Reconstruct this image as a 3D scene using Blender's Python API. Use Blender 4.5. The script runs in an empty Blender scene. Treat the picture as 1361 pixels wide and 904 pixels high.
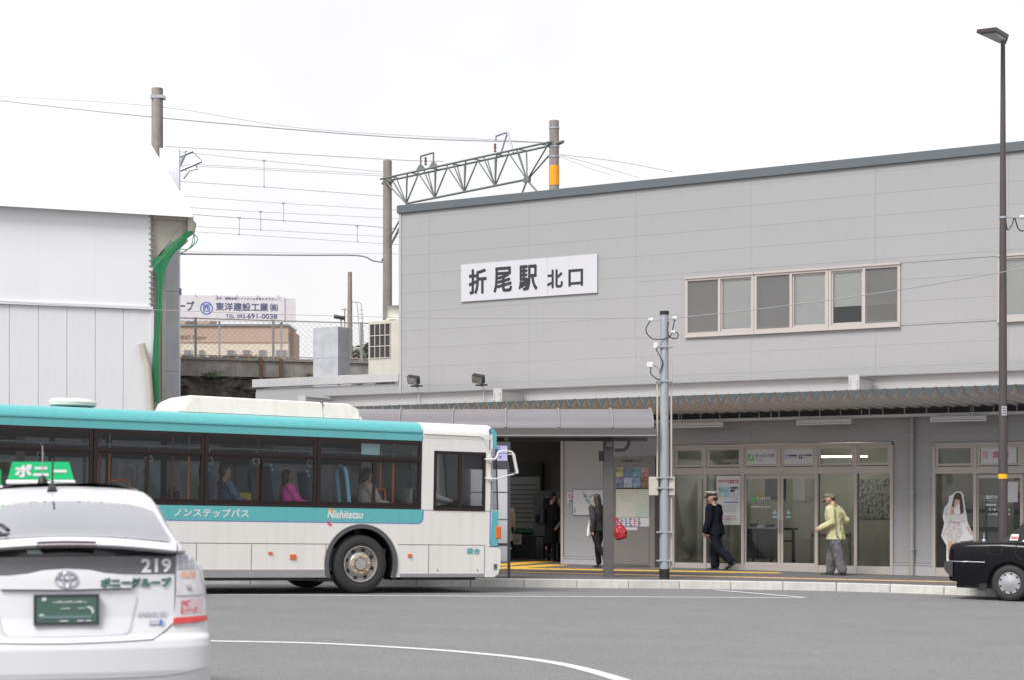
import bpy, bmesh, math, random
from mathutils import Vector, Matrix, noise
from mathutils.geometry import delaunay_2d_cdt
random.seed(7)
sc = bpy.context.scene
C = sc.collection
R = math.radians
# ------------------------------------------------------------------ camera, sky, sun, exposure
FPX, CX, HY, W0, H0 = 2400.0, 680.5, 665.0, 1361.0, 904.0     # focal length in photo pixels, centre column, horizon row
cam_d = bpy.data.cameras.new('camera'); cam = bpy.data.objects.new('camera', cam_d); C.objects.link(cam)
cam.location = (0, 0, 1.6); cam.rotation_euler = (R(90), 0, 0)
cam_d.sensor_width = 36; cam_d.lens = 36 * FPX / W0
cam_d.shift_y = (HY - H0 / 2) / W0
cam_d.clip_start = .1; cam_d.clip_end = 3000
cam_d.dof.use_dof = True; cam_d.dof.focus_distance = 37; cam_d.dof.aperture_fstop = 3.5
sc.camera = cam
world = bpy.data.worlds.new('World'); sc.world = world; world.use_nodes = True
nt = world.node_tree; nt.nodes.clear()
SUN_EL, SUN_AZ = R(52), R(215)
sky = nt.nodes.new('ShaderNodeTexSky'); sky.sky_type = 'NISHITA'; sky.sun_disc = False
sky.sun_elevation = SUN_EL; sky.sun_rotation = SUN_AZ; sky.dust_density = 4; sky.air_density = 1.5
hs = nt.nodes.new('ShaderNodeHueSaturation'); hs.inputs['Saturation'].default_value = .25
mx = nt.nodes.new('ShaderNodeMix'); mx.data_type = 'RGBA'; mx.inputs[0].default_value = .8
cn = nt.nodes.new('ShaderNodeTexNoise'); cn.inputs['Scale'].default_value = 3.0; cn.inputs['Detail'].default_value = 4
cr = nt.nodes.new('ShaderNodeValToRGB')
cr.color_ramp.elements[0].position = .3; cr.color_ramp.elements[0].color = (3.15, 3.1, 3.2, 1)
cr.color_ramp.elements[1].position = .7; cr.color_ramp.elements[1].color = (4.0, 3.95, 4.02, 1)
bg = nt.nodes.new('ShaderNodeBackground'); bg.inputs['Strength'].default_value = .096
wo = nt.nodes.new('ShaderNodeOutputWorld'); tcw = nt.nodes.new('ShaderNodeTexCoord')
nt.links.new(tcw.outputs['Generated'], cn.inputs['Vector']); nt.links.new(cn.outputs['Fac'], cr.inputs['Fac'])
nt.links.new(sky.outputs[0], hs.inputs['Color']); nt.links.new(hs.outputs[0], mx.inputs[6])
nt.links.new(cr.outputs[0], mx.inputs[7]); nt.links.new(mx.outputs[2], bg.inputs['Color']); nt.links.new(bg.outputs[0], wo.inputs['Surface'])
sun_d = bpy.data.lights.new('sun', 'SUN'); sun_d.energy = 1.35; sun_d.angle = R(25); sun_d.color = (1, .98, .95)
sun = bpy.data.objects.new('sun', sun_d); C.objects.link(sun)
sdir = Vector((math.sin(SUN_AZ) * math.cos(SUN_EL), math.cos(SUN_AZ) * math.cos(SUN_EL), math.sin(SUN_EL)))
sun.rotation_euler = sdir.to_track_quat('Z', 'Y').to_euler()
sc.view_settings.view_transform = 'Standard'; sc.view_settings.look = 'None'
sc.view_settings.exposure = 1.59; sc.view_settings.gamma = 1
# ------------------------------------------------------------------ materials
MATS = {}
def mat(name, col, rough=.6, metal=0., var=.08, scale=3., bump=0., bscale=40., spec=.5, rand=0., coat=0., dirt=0., emit=None, estr=0.):
    if name in MATS: return MATS[name]
    m = bpy.data.materials.new(name); m.use_nodes = True; n = m.node_tree.nodes; l = m.node_tree.links
    b = n['Principled BSDF']; b.inputs['Roughness'].default_value = rough; b.inputs['Metallic'].default_value = metal
    b.inputs['Specular IOR Level'].default_value = spec; b.inputs['Coat Weight'].default_value = coat; b.inputs['Coat Roughness'].default_value = .05
    tc = n.new('ShaderNodeTexCoord'); nz = n.new('ShaderNodeTexNoise'); nz.inputs['Scale'].default_value = scale; nz.inputs['Detail'].default_value = 6
    l.new(tc.outputs['Object'], nz.inputs['Vector'])
    mr = n.new('ShaderNodeMapRange'); mr.inputs['From Min'].default_value = .25; mr.inputs['From Max'].default_value = .75
    mr.inputs['To Min'].default_value = 1 - var; mr.inputs['To Max'].default_value = 1 + var
    l.new(nz.outputs['Fac'], mr.inputs['Value']); fac = mr.outputs[0]
    if rand:
        oi = n.new('ShaderNodeObjectInfo'); m2 = n.new('ShaderNodeMapRange'); m2.inputs['To Min'].default_value = 1 - rand; m2.inputs['To Max'].default_value = 1 + rand
        l.new(oi.outputs['Random'], m2.inputs['Value']); mm = n.new('ShaderNodeMath'); mm.operation = 'MULTIPLY'
        l.new(fac, mm.inputs[0]); l.new(m2.outputs[0], mm.inputs[1]); fac = mm.outputs[0]
    if dirt:
        mp = n.new('ShaderNodeMapping'); mp.inputs['Scale'].default_value = (6, 6, .5); l.new(tc.outputs['Object'], mp.inputs['Vector'])
        n3 = n.new('ShaderNodeTexNoise'); n3.inputs['Scale'].default_value = 1.5; n3.inputs['Detail'].default_value = 8; l.new(mp.outputs[0], n3.inputs['Vector'])
        m3 = n.new('ShaderNodeMapRange'); m3.inputs['From Min'].default_value = .5; m3.inputs['From Max'].default_value = .8; m3.inputs['To Min'].default_value = 1; m3.inputs['To Max'].default_value = 1 - dirt
        l.new(n3.outputs['Fac'], m3.inputs['Value']); m4 = n.new('ShaderNodeMath'); m4.operation = 'MULTIPLY'; l.new(fac, m4.inputs[0]); l.new(m3.outputs[0], m4.inputs[1]); fac = m4.outputs[0]
    vm = n.new('ShaderNodeVectorMath'); vm.operation = 'SCALE'; vm.inputs[0].default_value = col; l.new(fac, vm.inputs['Scale'])
    l.new(vm.outputs[0], b.inputs['Base Color'])
    if bump:
        n2 = n.new('ShaderNodeTexNoise'); n2.inputs['Scale'].default_value = bscale; n2.inputs['Detail'].default_value = 5; l.new(tc.outputs['Object'], n2.inputs['Vector'])
        bp = n.new('ShaderNodeBump'); bp.inputs['Strength'].default_value = bump; bp.inputs['Distance'].default_value = .02
        l.new(n2.outputs['Fac'], bp.inputs['Height']); l.new(bp.outputs[0], b.inputs['Normal'])
    if emit:
        b.inputs['Emission Color'].default_value = (*emit, 1); b.inputs['Emission Strength'].default_value = estr
    MATS[name] = m; return m
def glass(name, tint=(.8, .82, .82), refl=1., base=.0, rough=.02):
    if name in MATS: return MATS[name]
    m = bpy.data.materials.new(name); m.use_nodes = True; n = m.node_tree.nodes; l = m.node_tree.links; n.clear()
    out = n.new('ShaderNodeOutputMaterial'); mix = n.new('ShaderNodeMixShader'); tr = n.new('ShaderNodeBsdfTransparent'); gl = n.new('ShaderNodeBsdfGlossy')
    tr.inputs[0].default_value = (*tint, 1); gl.inputs['Roughness'].default_value = rough; gl.inputs['Color'].default_value = (.95, .95, .97, 1)
    fr = n.new('ShaderNodeFresnel'); fr.inputs['IOR'].default_value = 1.5
    mr = n.new('ShaderNodeMath'); mr.operation = 'MULTIPLY_ADD'; mr.inputs[1].default_value = refl; mr.inputs[2].default_value = base
    nz = n.new('ShaderNodeTexNoise'); nz.inputs['Scale'].default_value = .8; tc = n.new('ShaderNodeTexCoord'); bp = n.new('ShaderNodeBump'); bp.inputs['Strength'].default_value = .03
    l.new(tc.outputs['Object'], nz.inputs['Vector']); l.new(nz.outputs['Fac'], bp.inputs['Height']); l.new(bp.outputs[0], gl.inputs['Normal'])
    l.new(fr.outputs[0], mr.inputs[0]); l.new(mr.outputs[0], mix.inputs[0]); l.new(tr.outputs[0], mix.inputs[1]); l.new(gl.outputs[0], mix.inputs[2]); l.new(mix.outputs[0], out.inputs[0])
    MATS[name] = m; return m
def netmat(name, col, size, fill=.35):      # a woven net: threads with real holes between them
    m = bpy.data.materials.new(name); m.use_nodes = True; n = m.node_tree.nodes; l = m.node_tree.links
    b = n['Principled BSDF']; b.inputs['Base Color'].default_value = (*col, 1); b.inputs['Roughness'].default_value = .7
    tc = n.new('ShaderNodeTexCoord'); ck = n.new('ShaderNodeTexNoise'); ck.inputs['Scale'].default_value = size
    l.new(tc.outputs['Object'], ck.inputs['Vector']); mt = n.new('ShaderNodeMapRange'); mt.inputs['From Min'].default_value = .3; mt.inputs['From Max'].default_value = .7
    mt.inputs['To Min'].default_value = fill; mt.inputs['To Max'].default_value = 1
    l.new(ck.outputs['Fac'], mt.inputs['Value']); l.new(mt.outputs[0], b.inputs['Alpha']); return m
def ramp_mat(name, stops, scale=8., vor=False, rough=.5, edge=None):
    if name in MATS: return MATS[name]
    m = bpy.data.materials.new(name); m.use_nodes = True; n = m.node_tree.nodes; l = m.node_tree.links
    b = n['Principled BSDF']; b.inputs['Roughness'].default_value = rough
    tc = n.new('ShaderNodeTexCoord'); r = n.new('ShaderNodeValToRGB')
    nz = n.new('ShaderNodeTexNoise'); nz.inputs['Scale'].default_value = scale; nz.inputs['Detail'].default_value = 3; l.new(tc.outputs['Object'], nz.inputs['Vector']); l.new(nz.outputs['Fac'], r.inputs[0])
    els = r.color_ramp.elements
    while len(els) < len(stops): els.new(.5)
    for e, (p, c) in zip(els, stops): e.position = p; e.color = (*c, 1)
    o = r.outputs[0]
    if edge:
        v = n.new('ShaderNodeTexVoronoi'); v.feature = 'DISTANCE_TO_EDGE'; v.inputs['Scale'].default_value = edge[0]; l.new(tc.outputs['Object'], v.inputs['Vector'])
        mm = n.new('ShaderNodeMath'); mm.operation = 'LESS_THAN'; mm.inputs[1].default_value = edge[1]; l.new(v.outputs['Distance'], mm.inputs[0])
        mi = n.new('ShaderNodeMix'); mi.data_type = 'RGBA'; l.new(mm.outputs[0], mi.inputs[0]); l.new(o, mi.inputs[6]); mi.inputs[7].default_value = (*edge[2], 1); o = mi.outputs[2]
    l.new(o, b.inputs['Base Color']); MATS[name] = m; return m
# ------------------------------------------------------------------ object helpers
def tag(o, label=None, cat=None, group=None, kind=None):
    if label: o['label'] = label
    if cat: o['category'] = cat
    if group: o['group'] = group
    if kind: o['kind'] = kind
    return o
def empty(name, loc, rotz=0., label=None, cat=None, group=None, mtx=None):
    o = bpy.data.objects.new(name, None); o.empty_display_size = .2; C.objects.link(o)
    if mtx is not None: o.matrix_world = mtx
    else: o.location = loc; o.rotation_euler = (0, 0, rotz)
    return tag(o, label, cat, group)
def obj(name, geo, m, parent=None, smooth=False, loc=None):
    if isinstance(geo, bpy.types.Mesh): me = geo
    else:
        me = bpy.data.meshes.new(name)
        vs, fs = geo
        me.from_pydata([tuple(v) for v in vs], [], fs); me.update()
        bm = bmesh.new(); bm.from_mesh(me); bmesh.ops.recalc_face_normals(bm, faces=bm.faces); bm.to_mesh(me); bm.free()
        if smooth:
            me.shade_smooth(); me.set_sharp_from_angle(angle=R(smooth if smooth is not True else 45))
        me.materials.append(m)
    o = bpy.data.objects.new(name, me); C.objects.link(o)
    if parent: o.parent = parent
    if loc: o.location = loc
    return o
def join(*gs):
    V, F = [], []
    for v, f in gs:
        k = len(V); V += list(v); F += [tuple(i + k for i in q) for q in f]
    return V, F
def g_box(c, s, rot=None):
    hx, hy, hz = s[0] / 2, s[1] / 2, s[2] / 2
    v = [Vector((x * hx, y * hy, z * hz)) for x in (-1, 1) for y in (-1, 1) for z in (-1, 1)]
    if rot is not None: v = [rot @ p for p in v]
    v = [p + Vector(c) for p in v]
    return v, [(0, 1, 3, 2), (4, 6, 7, 5), (0, 4, 5, 1), (2, 3, 7, 6), (0, 2, 6, 4), (1, 5, 7, 3)]
def g_bb(x0, x1, y0, y1, z0, z1): return g_box(((x0 + x1) / 2, (y0 + y1) / 2, (z0 + z1) / 2), (abs(x1 - x0), abs(y1 - y0), abs(z1 - z0)))
def g_tube(pts, r, n=8, cap=True):
    pts = [Vector(p) for p in pts]; rs = r if isinstance(r, (list, tuple)) else [r] * len(pts)
    V, F = [], []; up = Vector((0, 0, 1)); prev = None
    for i, p in enumerate(pts):
        d = (pts[min(i + 1, len(pts) - 1)] - pts[max(i - 1, 0)]).normalized()
        if prev is None:
            a = d.cross(up)
            if a.length < .05: a = d.cross(Vector((1, 0, 0)))
        else: a = prev - d * prev.dot(d)
        a.normalize(); prev = a; b = d.cross(a)
        for k in range(n):
            t = 2 * math.pi * k / n; V.append(p + (a * math.cos(t) + b * math.sin(t)) * rs[i])
    for i in range(len(pts) - 1):
        for k in range(n): F.append((i * n + k, i * n + (k + 1) % n, (i + 1) * n + (k + 1) % n, (i + 1) * n + k))
    if cap: F.append(tuple(range(n))); F.append(tuple((len(pts) - 1) * n + k for k in range(n)))
    return V, F
def g_lathe(prof, axis='z', n=24, c=(0, 0, 0), cap=True):
    V, F = [], []
    for (r, h) in prof:
        for k in range(n):
            t = 2 * math.pi * k / n; a, b = r * math.cos(t), r * math.sin(t)
            p = (a, b, h) if axis == 'z' else (a, h, b) if axis == 'y' else (h, a, b)
            V.append(Vector(p) + Vector(c))
    for i in range(len(prof) - 1):
        for k in range(n): F.append((i * n + k, i * n + (k + 1) % n, (i + 1) * n + (k + 1) % n, (i + 1) * n + k))
    if cap and prof[0][0] > 1e-5: F.append(tuple(range(n)))
    if cap and prof[-1][0] > 1e-5: F.append(tuple((len(prof) - 1) * n + k for k in range(n)))
    return V, F
def inside(p, poly):
    x, y = p; c = False; n = len(poly)
    for i in range(n):
        x1, y1 = poly[i]; x2, y2 = poly[(i + 1) % n]
        if (y1 > y) != (y2 > y) and x < (x2 - x1) * (y - y1) / (y2 - y1) + x1: c = not c
    return c
def tri(outer, holes=(), dens=None, step=None):
    loops = [outer] + list(holes); V, E = [], []
    for L in loops:
        if dens:
            q = []
            for i in range(len(L)):
                a, b = Vector(L[i][:2]), Vector(L[(i + 1) % len(L)][:2]); k = max(1, int((b - a).length / dens))
                q += [tuple(a.lerp(b, j / k)) for j in range(k)]
            L = q
        s = len(V); V += [Vector(p) for p in L]; E += [(s + i, s + (i + 1) % len(L)) for i in range(len(L))]
    if step:
        xs = [p[0] for p in outer]; ys = [p[1] for p in outer]; sx, sy = step if isinstance(step, tuple) else (step, step)
        x = min(xs) + sx / 2
        while x < max(xs):
            y = min(ys) + sy / 2
            while y < max(ys):
                if inside((x, y), outer) and not any(inside((x, y), h) for h in holes): V.append(Vector((x, y)))
                y += sy
            x += sx
    r = delaunay_2d_cdt(V, E, [], 0, 1e-6); vs, fs = r[0], r[2]; keep = []
    for f in fs:
        c = sum((vs[i] for i in f), Vector((0, 0))) / len(f)
        if inside(c, outer) and not any(inside(c, h) for h in holes): keep.append(tuple(f))
    return vs, keep
def g_plate(outer, holes=(), thick=.02, mp=None, y0=0., dens=None, step=None):
    mp = mp or (lambda u, v, w: (u, y0 + w, v))
    vs, fs = tri(outer, holes, dens, step); n = len(vs)
    V = [mp(v[0], v[1], 0) for v in vs]; F = list(fs)
    if thick:
        V += [mp(v[0], v[1], thick) for v in vs]; F += [tuple(i + n for i in reversed(f)) for f in fs]
        cnt = {}
        for f in fs:
            for i in range(len(f)):
                a, b = f[i], f[(i + 1) % len(f)]; k = (min(a, b), max(a, b)); cnt.setdefault(k, []).append((a, b))
        for k, l in cnt.items():
            if len(l) == 1: a, b = l[0]; F.append((b, a, a + n, b + n))
    return V, F
def rect(x0, z0, x1, z1): return [(x0, z0), (x1, z0), (x1, z1), (x0, z1)]
BOXC = {}
def box(name, m, parent, c, s, bevel=0., rot=None, label=None):
    key = (tuple(round(v, 4) for v in s), m.name, bevel)
    me = BOXC.get(key)
    if me is None:
        v, f = g_box((0, 0, 0), s); me = bpy.data.meshes.new(name); me.from_pydata(v, [], f)
        bm = bmesh.new(); bm.from_mesh(me)
        if bevel: bmesh.ops.bevel(bm, geom=bm.edges[:], offset=bevel, segments=2 if bevel > .008 else 1, affect='EDGES', profile=.5)
        bmesh.ops.recalc_face_normals(bm, faces=bm.faces); bm.to_mesh(me); bm.free(); me.materials.append(m); BOXC[key] = me
    o = bpy.data.objects.new(name, me); C.objects.link(o); o.parent = parent; o.location = c
    if rot: o.rotation_euler = rot
    if label: o['label'] = label
    return o
def bb(name, m, parent, x0, x1, y0, y1, z0, z1, bevel=0., label=None):
    return box(name, m, parent, ((x0 + x1) / 2, (y0 + y1) / 2, (z0 + z1) / 2), (abs(x1 - x0), abs(y1 - y0), abs(z1 - z0)), bevel, None, label)
def tube(name, m, parent, pts, r, n=8, smooth=True): return obj(name, g_tube(pts, r, n), m, parent, smooth)
_td = {}
def text_geo(body, shear=0., spacing=1.):
    key = (body, shear, spacing)
    if key in _td: return _td[key]
    t = bpy.data.curves.new('lettering', 'FONT'); t.body = body; t.size = 1; t.shear = shear; t.space_character = spacing; t.resolution_u = 3
    o = bpy.data.objects.new('lettering', t); C.objects.link(o)
    me = bpy.data.meshes.new_from_object(o.evaluated_get(bpy.context.evaluated_depsgraph_get()))
    v = [tuple(p.co) for p in me.vertices]; f = [tuple(p.vertices) for p in me.polygons]
    bpy.data.objects.remove(o); bpy.data.meshes.remove(me); bpy.data.curves.remove(t); _td[key] = (v, f); return v, f
def lettering(body, m, parent, x, z, w, h, y=0., bold=0., shear=0., mp=None, name='lettering', mirror=False):
    v, f = text_geo(body, shear)
    if not v: return None
    x0 = min(p[0] for p in v); x1 = max(p[0] for p in v); y0 = min(p[1] for p in v); y1 = max(p[1] for p in v)
    sx = w / max(x1 - x0, 1e-4); sz = h / max(y1 - y0, 1e-4); gs = []
    offs = [(0, 0)] if not bold else [(bold, 0), (-bold, 0), (0, bold), (0, -bold), (bold * .7, bold * .7), (-bold * .7, -bold * .7), (bold * .7, -bold * .7), (-bold * .7, bold * .7)]
    for k, (dx, dz) in enumerate(offs):
        V = []
        for p in v:
            u = (p[0] - x0) * sx
            if mirror: u = w - u
            uu, vv, ww = x + u + dx, z + (p[1] - y0) * sz + dz, -k * .0003
            V.append(mp(uu, vv, ww) if mp else (uu, y + ww, vv))
        gs.append((V, f))
    V, F = join(*gs); me = bpy.data.meshes.new(name); me.from_pydata(V, [], F); me.materials.append(m)
    return obj(name, me, m, parent)
def catmull(pts, k=8):
    pts = [Vector(p) for p in pts]; P = [pts[0] * 2 - pts[1]] + pts + [pts[-1] * 2 - pts[-2]]; out = []
    for i in range(1, len(P) - 2):
        for j in range(k):
            t = j / k; a, b, c, d = P[i - 1], P[i], P[i + 1], P[i + 2]
            out.append(.5 * ((2 * b) + (c - a) * t + (2 * a - 5 * b + 4 * c - d) * t * t + (3 * b - a - 3 * c + d) * t ** 3))
    out.append(pts[-1]); return out
# ground heights and unprojection of photo points on to real surfaces
def g(X, Y):
    X = max(-45, min(45, X)); Y = max(-20, min(75, Y)); return .23 - .0176 * X - .0073 * Y
def at(px, py, Y): return Vector(((px - CX) / FPX * Y, Y, 1.6 + (HY - py) / FPX * Y))
def gnd(px, py, lift=0.):
    t = (px - CX) / FPX; Y = (1.37 - lift) / ((py - HY) / FPX - .0176 * t - .0073); return Vector((t * Y, Y, g(t * Y, Y) + lift))
# ------------------------------------------------------------------ common materials
ASPH = mat('asphalt', (.150, .150, .152), .85, var=.05, scale=1.2, bump=.35, bscale=120)
m_ = ASPH.node_tree  # aggregate speckle and long wheel-worn streaks
tc_ = m_.nodes.new('ShaderNodeTexCoord'); sp_ = m_.nodes.new('ShaderNodeTexNoise'); sp_.inputs['Scale'].default_value = 60; sp_.inputs['Detail'].default_value = 8
st_ = m_.nodes.new('ShaderNodeTexNoise'); st_.inputs['Scale'].default_value = .5; st_.inputs['Detail'].default_value = 5
mp_ = m_.nodes.new('ShaderNodeMapping'); mp_.inputs['Scale'].default_value = (.35, 1.6, 1); m_.links.new(tc_.outputs['Object'], mp_.inputs[0]); m_.links.new(mp_.outputs[0], st_.inputs['Vector'])
m_.links.new(tc_.outputs['Object'], sp_.inputs['Vector'])
def mulin(tree, fac_out, lo, hi):
    b = tree.nodes['Principled BSDF']; src = b.inputs['Base Color'].links[0].from_socket
    mr = tree.nodes.new('ShaderNodeMapRange'); mr.inputs['From Min'].default_value = .3; mr.inputs['From Max'].default_value = .7; mr.inputs['To Min'].default_value = lo; mr.inputs['To Max'].default_value = hi
    vm = tree.nodes.new('ShaderNodeVectorMath'); vm.operation = 'SCALE'; tree.links.new(fac_out, mr.inputs['Value']); tree.links.new(src, vm.inputs[0]); tree.links.new(mr.outputs[0], vm.inputs['Scale']); tree.links.new(vm.outputs[0], b.inputs['Base Color'])
mulin(m_, sp_.outputs['Fac'], .66, 1.36); mulin(m_, st_.outputs['Fac'], .95, 1.045)
gr_ = m_.nodes.new('ShaderNodeTexNoise'); gr_.inputs['Scale'].default_value = 16; gr_.inputs['Detail'].default_value = 10; gr_.inputs['Roughness'].default_value = .85; m_.links.new(tc_.outputs['Object'], gr_.inputs['Vector']); mulin(m_, gr_.outputs['Fac'], .84, 1.16)
vo_ = m_.nodes.new('ShaderNodeTexVoronoi'); vo_.inputs['Scale'].default_value = 38; m_.links.new(tc_.outputs['Object'], vo_.inputs['Vector']); mulin(m_, vo_.outputs['Distance'], .90, 1.08)
ol_ = m_.nodes.new('ShaderNodeTexNoise'); ol_.inputs['Scale'].default_value = .9; ol_.inputs['Detail'].default_value = 9; ol_.inputs['Roughness'].default_value = .75; m_.links.new(tc_.outputs['Object'], ol_.inputs['Vector']); mulin(m_, ol_.outputs['Fac'], 1.04, .95)
PAVE = mat('pavement_asphalt', (.10, .097, .097), .8, var=.12, scale=2, bump=.3, bscale=90)
KERB = mat('kerb_concrete', (.49, .48, .46), .8, var=.12, scale=5, bump=.2, rand=.06, dirt=.25)
PAINT = mat('road_paint', (.62, .62, .63), .7, var=.14, scale=9)
pt_ = PAINT.node_tree; pn_ = pt_.nodes.new('ShaderNodeTexNoise'); pn_.inputs['Scale'].default_value = 22; pn_.inputs['Detail'].default_value = 9; pn_.inputs['Roughness'].default_value = .8
ptc = pt_.nodes.new('ShaderNodeTexCoord'); pt_.links.new(ptc.outputs['Object'], pn_.inputs['Vector']); mulin(pt_, pn_.outputs['Fac'], .62, 1.12)
TACT = mat('tactile_yellow', (.62, .36, .035), .7, var=.1, rand=.08)
TACO = mat('tactile_orange', (.50, .30, .13), .7, var=.1, rand=.08)
WALL = mat('wall_panel_grey', (.284, .284, .290), .5, var=.02, scale=.6, rand=.01, dirt=.035)
WALLB = mat('wall_backing_grey', (.26, .26, .27), .7, var=.03)
TRIMW = mat('light_steel', (.35, .35, .355), .5, var=.03)
COPE = mat('coping_slate', (.085, .10, .11), .5, var=.04)
FRAME = mat('bronze_aluminium', (.385, .35, .325), .45, var=.03)
FRAMED = mat('shadow_gap', (.03, .028, .027), .6)
WINF = mat('window_aluminium', (.38, .35, .335), .45, var=.03)
WHITE = mat('white_paint', (.62, .62, .63), .5, var=.03)
SIGNW = mat('sign_white', (.47, .47, .50), .45, var=.02)
INK = mat('lettering_black', (.02, .02, .024), .5)
INKG = mat('lettering_grey', (.12, .12, .14), .5)
BLUE = mat('lettering_blue', (.06, .12, .45), .5)
RED = mat('red_print', (.45, .04, .07), .5)
GREENI = mat('icon_green', (.10, .35, .10), .5)
BLACK = mat('black_plastic', (.012, .012, .013), .5)
RUB = mat('tyre_rubber', (.022, .022, .023), .8, var=.15, scale=20)
STEEL = mat('galvanised_steel', (.33, .35, .38), .45, metal=.4, var=.08, scale=12)
CONC = mat('pole_concrete', (.22, .20, .19), .85, var=.14, scale=4, dirt=.3)
BROWN = mat('post_brown', (.058, .048, .046), .45, var=.06)
CREAMB = mat('cream_plastic', (.42, .39, .33), .5)
GDOOR = glass('door_glass', (.80, .82, .80), .9, .0)
GWIN = glass('window_glass', (.96, .965, .96), 1., .0)
GFAR = glass('darkened_far_glass', (.26, .28, .28), .7, .0)  # far-side bus panes, tinted dark to dim the view through the bus
GBUS = glass('bus_glass', (.86, .88, .88), .45, .0)
# ------------------------------------------------------------------ the ground
def road_mesh():
    xs = [-600, -200, -90, -45, -30, -20] + [-15 + i for i in range(0, 34)] + [22, 30, 45, 90, 200, 600]
    ys = [-300, -100, -20, -5, 0, 4] + [6 + i for i in range(0, 42)] + [50, 60, 75, 150, 400, 1500]
    V = [(x, y, g(x, y)) for y in ys for x in xs]; n = len(xs)
    F = [(j * n + i, j * n + i + 1, (j + 1) * n + i + 1, (j + 1) * n + i) for j in range(len(ys) - 1) for i in range(n - 1)]
    return V, F
tag(obj('road', road_mesh(), ASPH), kind='structure')
KC = [(-24, 27.4), (-14, 30.6), (-8, 32.0), (-4, 32.75), (0, 33.3), (1.77, 33.65), (3.8, 34.1), (5.7, 34.2), (7.3, 33.75), (8.8, 32.95), (12, 31), (17, 27.5)]
kc = [Vector((p.x, p.y)) for p in catmull([(a, b, 0) for a, b in KC], 14)]
pv = []
for p in kc: pv.append((p.x, p.y + .16, g(p.x, p.y) + .148))
nk = len(kc)
for p in kc: pv.append((p.x * 1.35, 56, g(p.x, 56) + .148))
pavement = tag(obj('pavement', (pv, [(i, i + 1, nk + i + 1, nk + i) for i in range(nk - 1)]), PAVE), kind='structure')
kerb = tag(empty('kerb', (0, 0, 0)), kind='structure')
# one metre kerb stones laid along the curve
acc = 0.; pts_k = [kc[0]]; want = 1.0
for i in range(1, len(kc)):
    a, b = kc[i - 1], kc[i]; L = (b - a).length
    while acc + L >= want:
        a = a.lerp(b, (want - acc) / L); L = (b - a).length; acc = 0; pts_k.append(a.copy())
    acc += L
for i in range(len(pts_k) - 1):
    a, b = pts_k[i], pts_k[i + 1]; c = (a + b) / 2
    if not -14 < c.x < 15: continue
    d = b - a; ang = math.atan2(d.y, d.x)
    o = box('kerb_stone', KERB, kerb, (c.x - math.sin(ang) * .09, c.y + math.cos(ang) * .09, g(c.x, c.y) + .025), (.992, .18, .26), .012, (0, math.atan(-(g(b.x, b.y) - g(a.x, a.y))), ang))
marks = []
def stripe(name, pp, width, lift=.004, label=None, vertical=False):
    pp = [Vector(p) for p in pp]; V, F = [], []
    for i, p in enumerate(pp):
        d = pp[min(i + 1, len(pp) - 1)] - pp[max(i - 1, 0)]; nrm = Vector((-d.y, d.x, 0)).normalized() * width / 2
        for s in (-1, 1): q = p + nrm * s; V.append((q.x, q.y, g(q.x, q.y) + lift))
    F = [(2 * i, 2 * i + 1, 2 * i + 3, 2 * i + 2) for i in range(len(pp) - 1)]
    return tag(obj(name, (V, F), PAINT), label, kind='structure')
stripe('road_marking', catmull([gnd(200, 790.5), gnd(420, 792), gnd(640, 793.4), gnd(860, 794.3), gnd(1068, 795.6)], 6), .15)
stripe('road_marking', [gnd(950, 785.3), gnd(1069, 795.4)], .16, .008)
stripe('road_marking', catmull([gnd(200, 850.6), gnd(283, 853), gnd(420, 856), gnd(560, 863.5), gnd(640, 870), gnd(700, 876.5), gnd(760, 886.5), gnd(822, 903.5), gnd(860, 918)], 8), .15, .004)
# tactile paving tiles
def tactile(p0, p1, m, rows=1):
    a, b = gnd(*p0, .15), gnd(*p1, .15); d = (b - a); L = Vector((d.x, d.y)).length; n = int(L / .3); ang = math.atan2(d.y, d.x)
    for r_ in range(rows):
        for i in range(n):
            c = a + d * ((i + .5) * .3 / L) + Vector((-math.sin(ang), math.cos(ang), 0)) * .3 * r_
            box('tactile_tile', m, pavement, (c.x, c.y, g(c.x, c.y) + .148 + .006), (.29, .29, .014), .003, (0, math.asin(.0176 * math.cos(ang)) , ang))
tactile((655, 756.3), (1052, 763.2), TACT, 2)
tactile((655, 760.6), (1300, 775.3), TACO, 1)
tactile((672, 752.5), (735, 747.2), TACT, 2); tactile((690, 755.8), (752, 752.0), TACT, 2)
# ------------------------------------------------------------------ the station building
FA = math.atan2(-.5193, .8546)
F0 = Vector((5.51, 41.4)); fr_ = Vector((.8546, -.5193)); fb_ = Vector((.5193, .8546))
def fp(s, d=0., z=0.): p = F0 + fr_ * s + fb_ * d; return (p.x, p.y, z)
def fm(s, d=0., z=0.): return Matrix.Translation(fp(s, d, z)) @ Matrix.Rotation(FA, 4, 'Z')
SB = empty('station_building', fp(0), FA, 'long two storey grey panel-clad railway station with slate coping and glazed doors', 'building')
OPEN_UP = [(-1.68, 5.44, 3.52, 6.80), (5.67, 5.42, 9.2, 6.81)]
OPEN_LO = [(-8.6, -1, -4.98, 3.16), (-2.01, -1, 3.35, 2.88), (4.26, -1, 9.7, 2.84)]
rows_z = [.22, .66] + [1.14 + .4822 * i for i in range(0, 17)]
rows_z = [z for z in rows_z if z < 8.9] + [9.0]
cols_s = [-14.58, -11.85, -9.81, -8.9, -5.95, -3.0, -.03, 2.95, 5.9, 8.9, 10.2]
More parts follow.
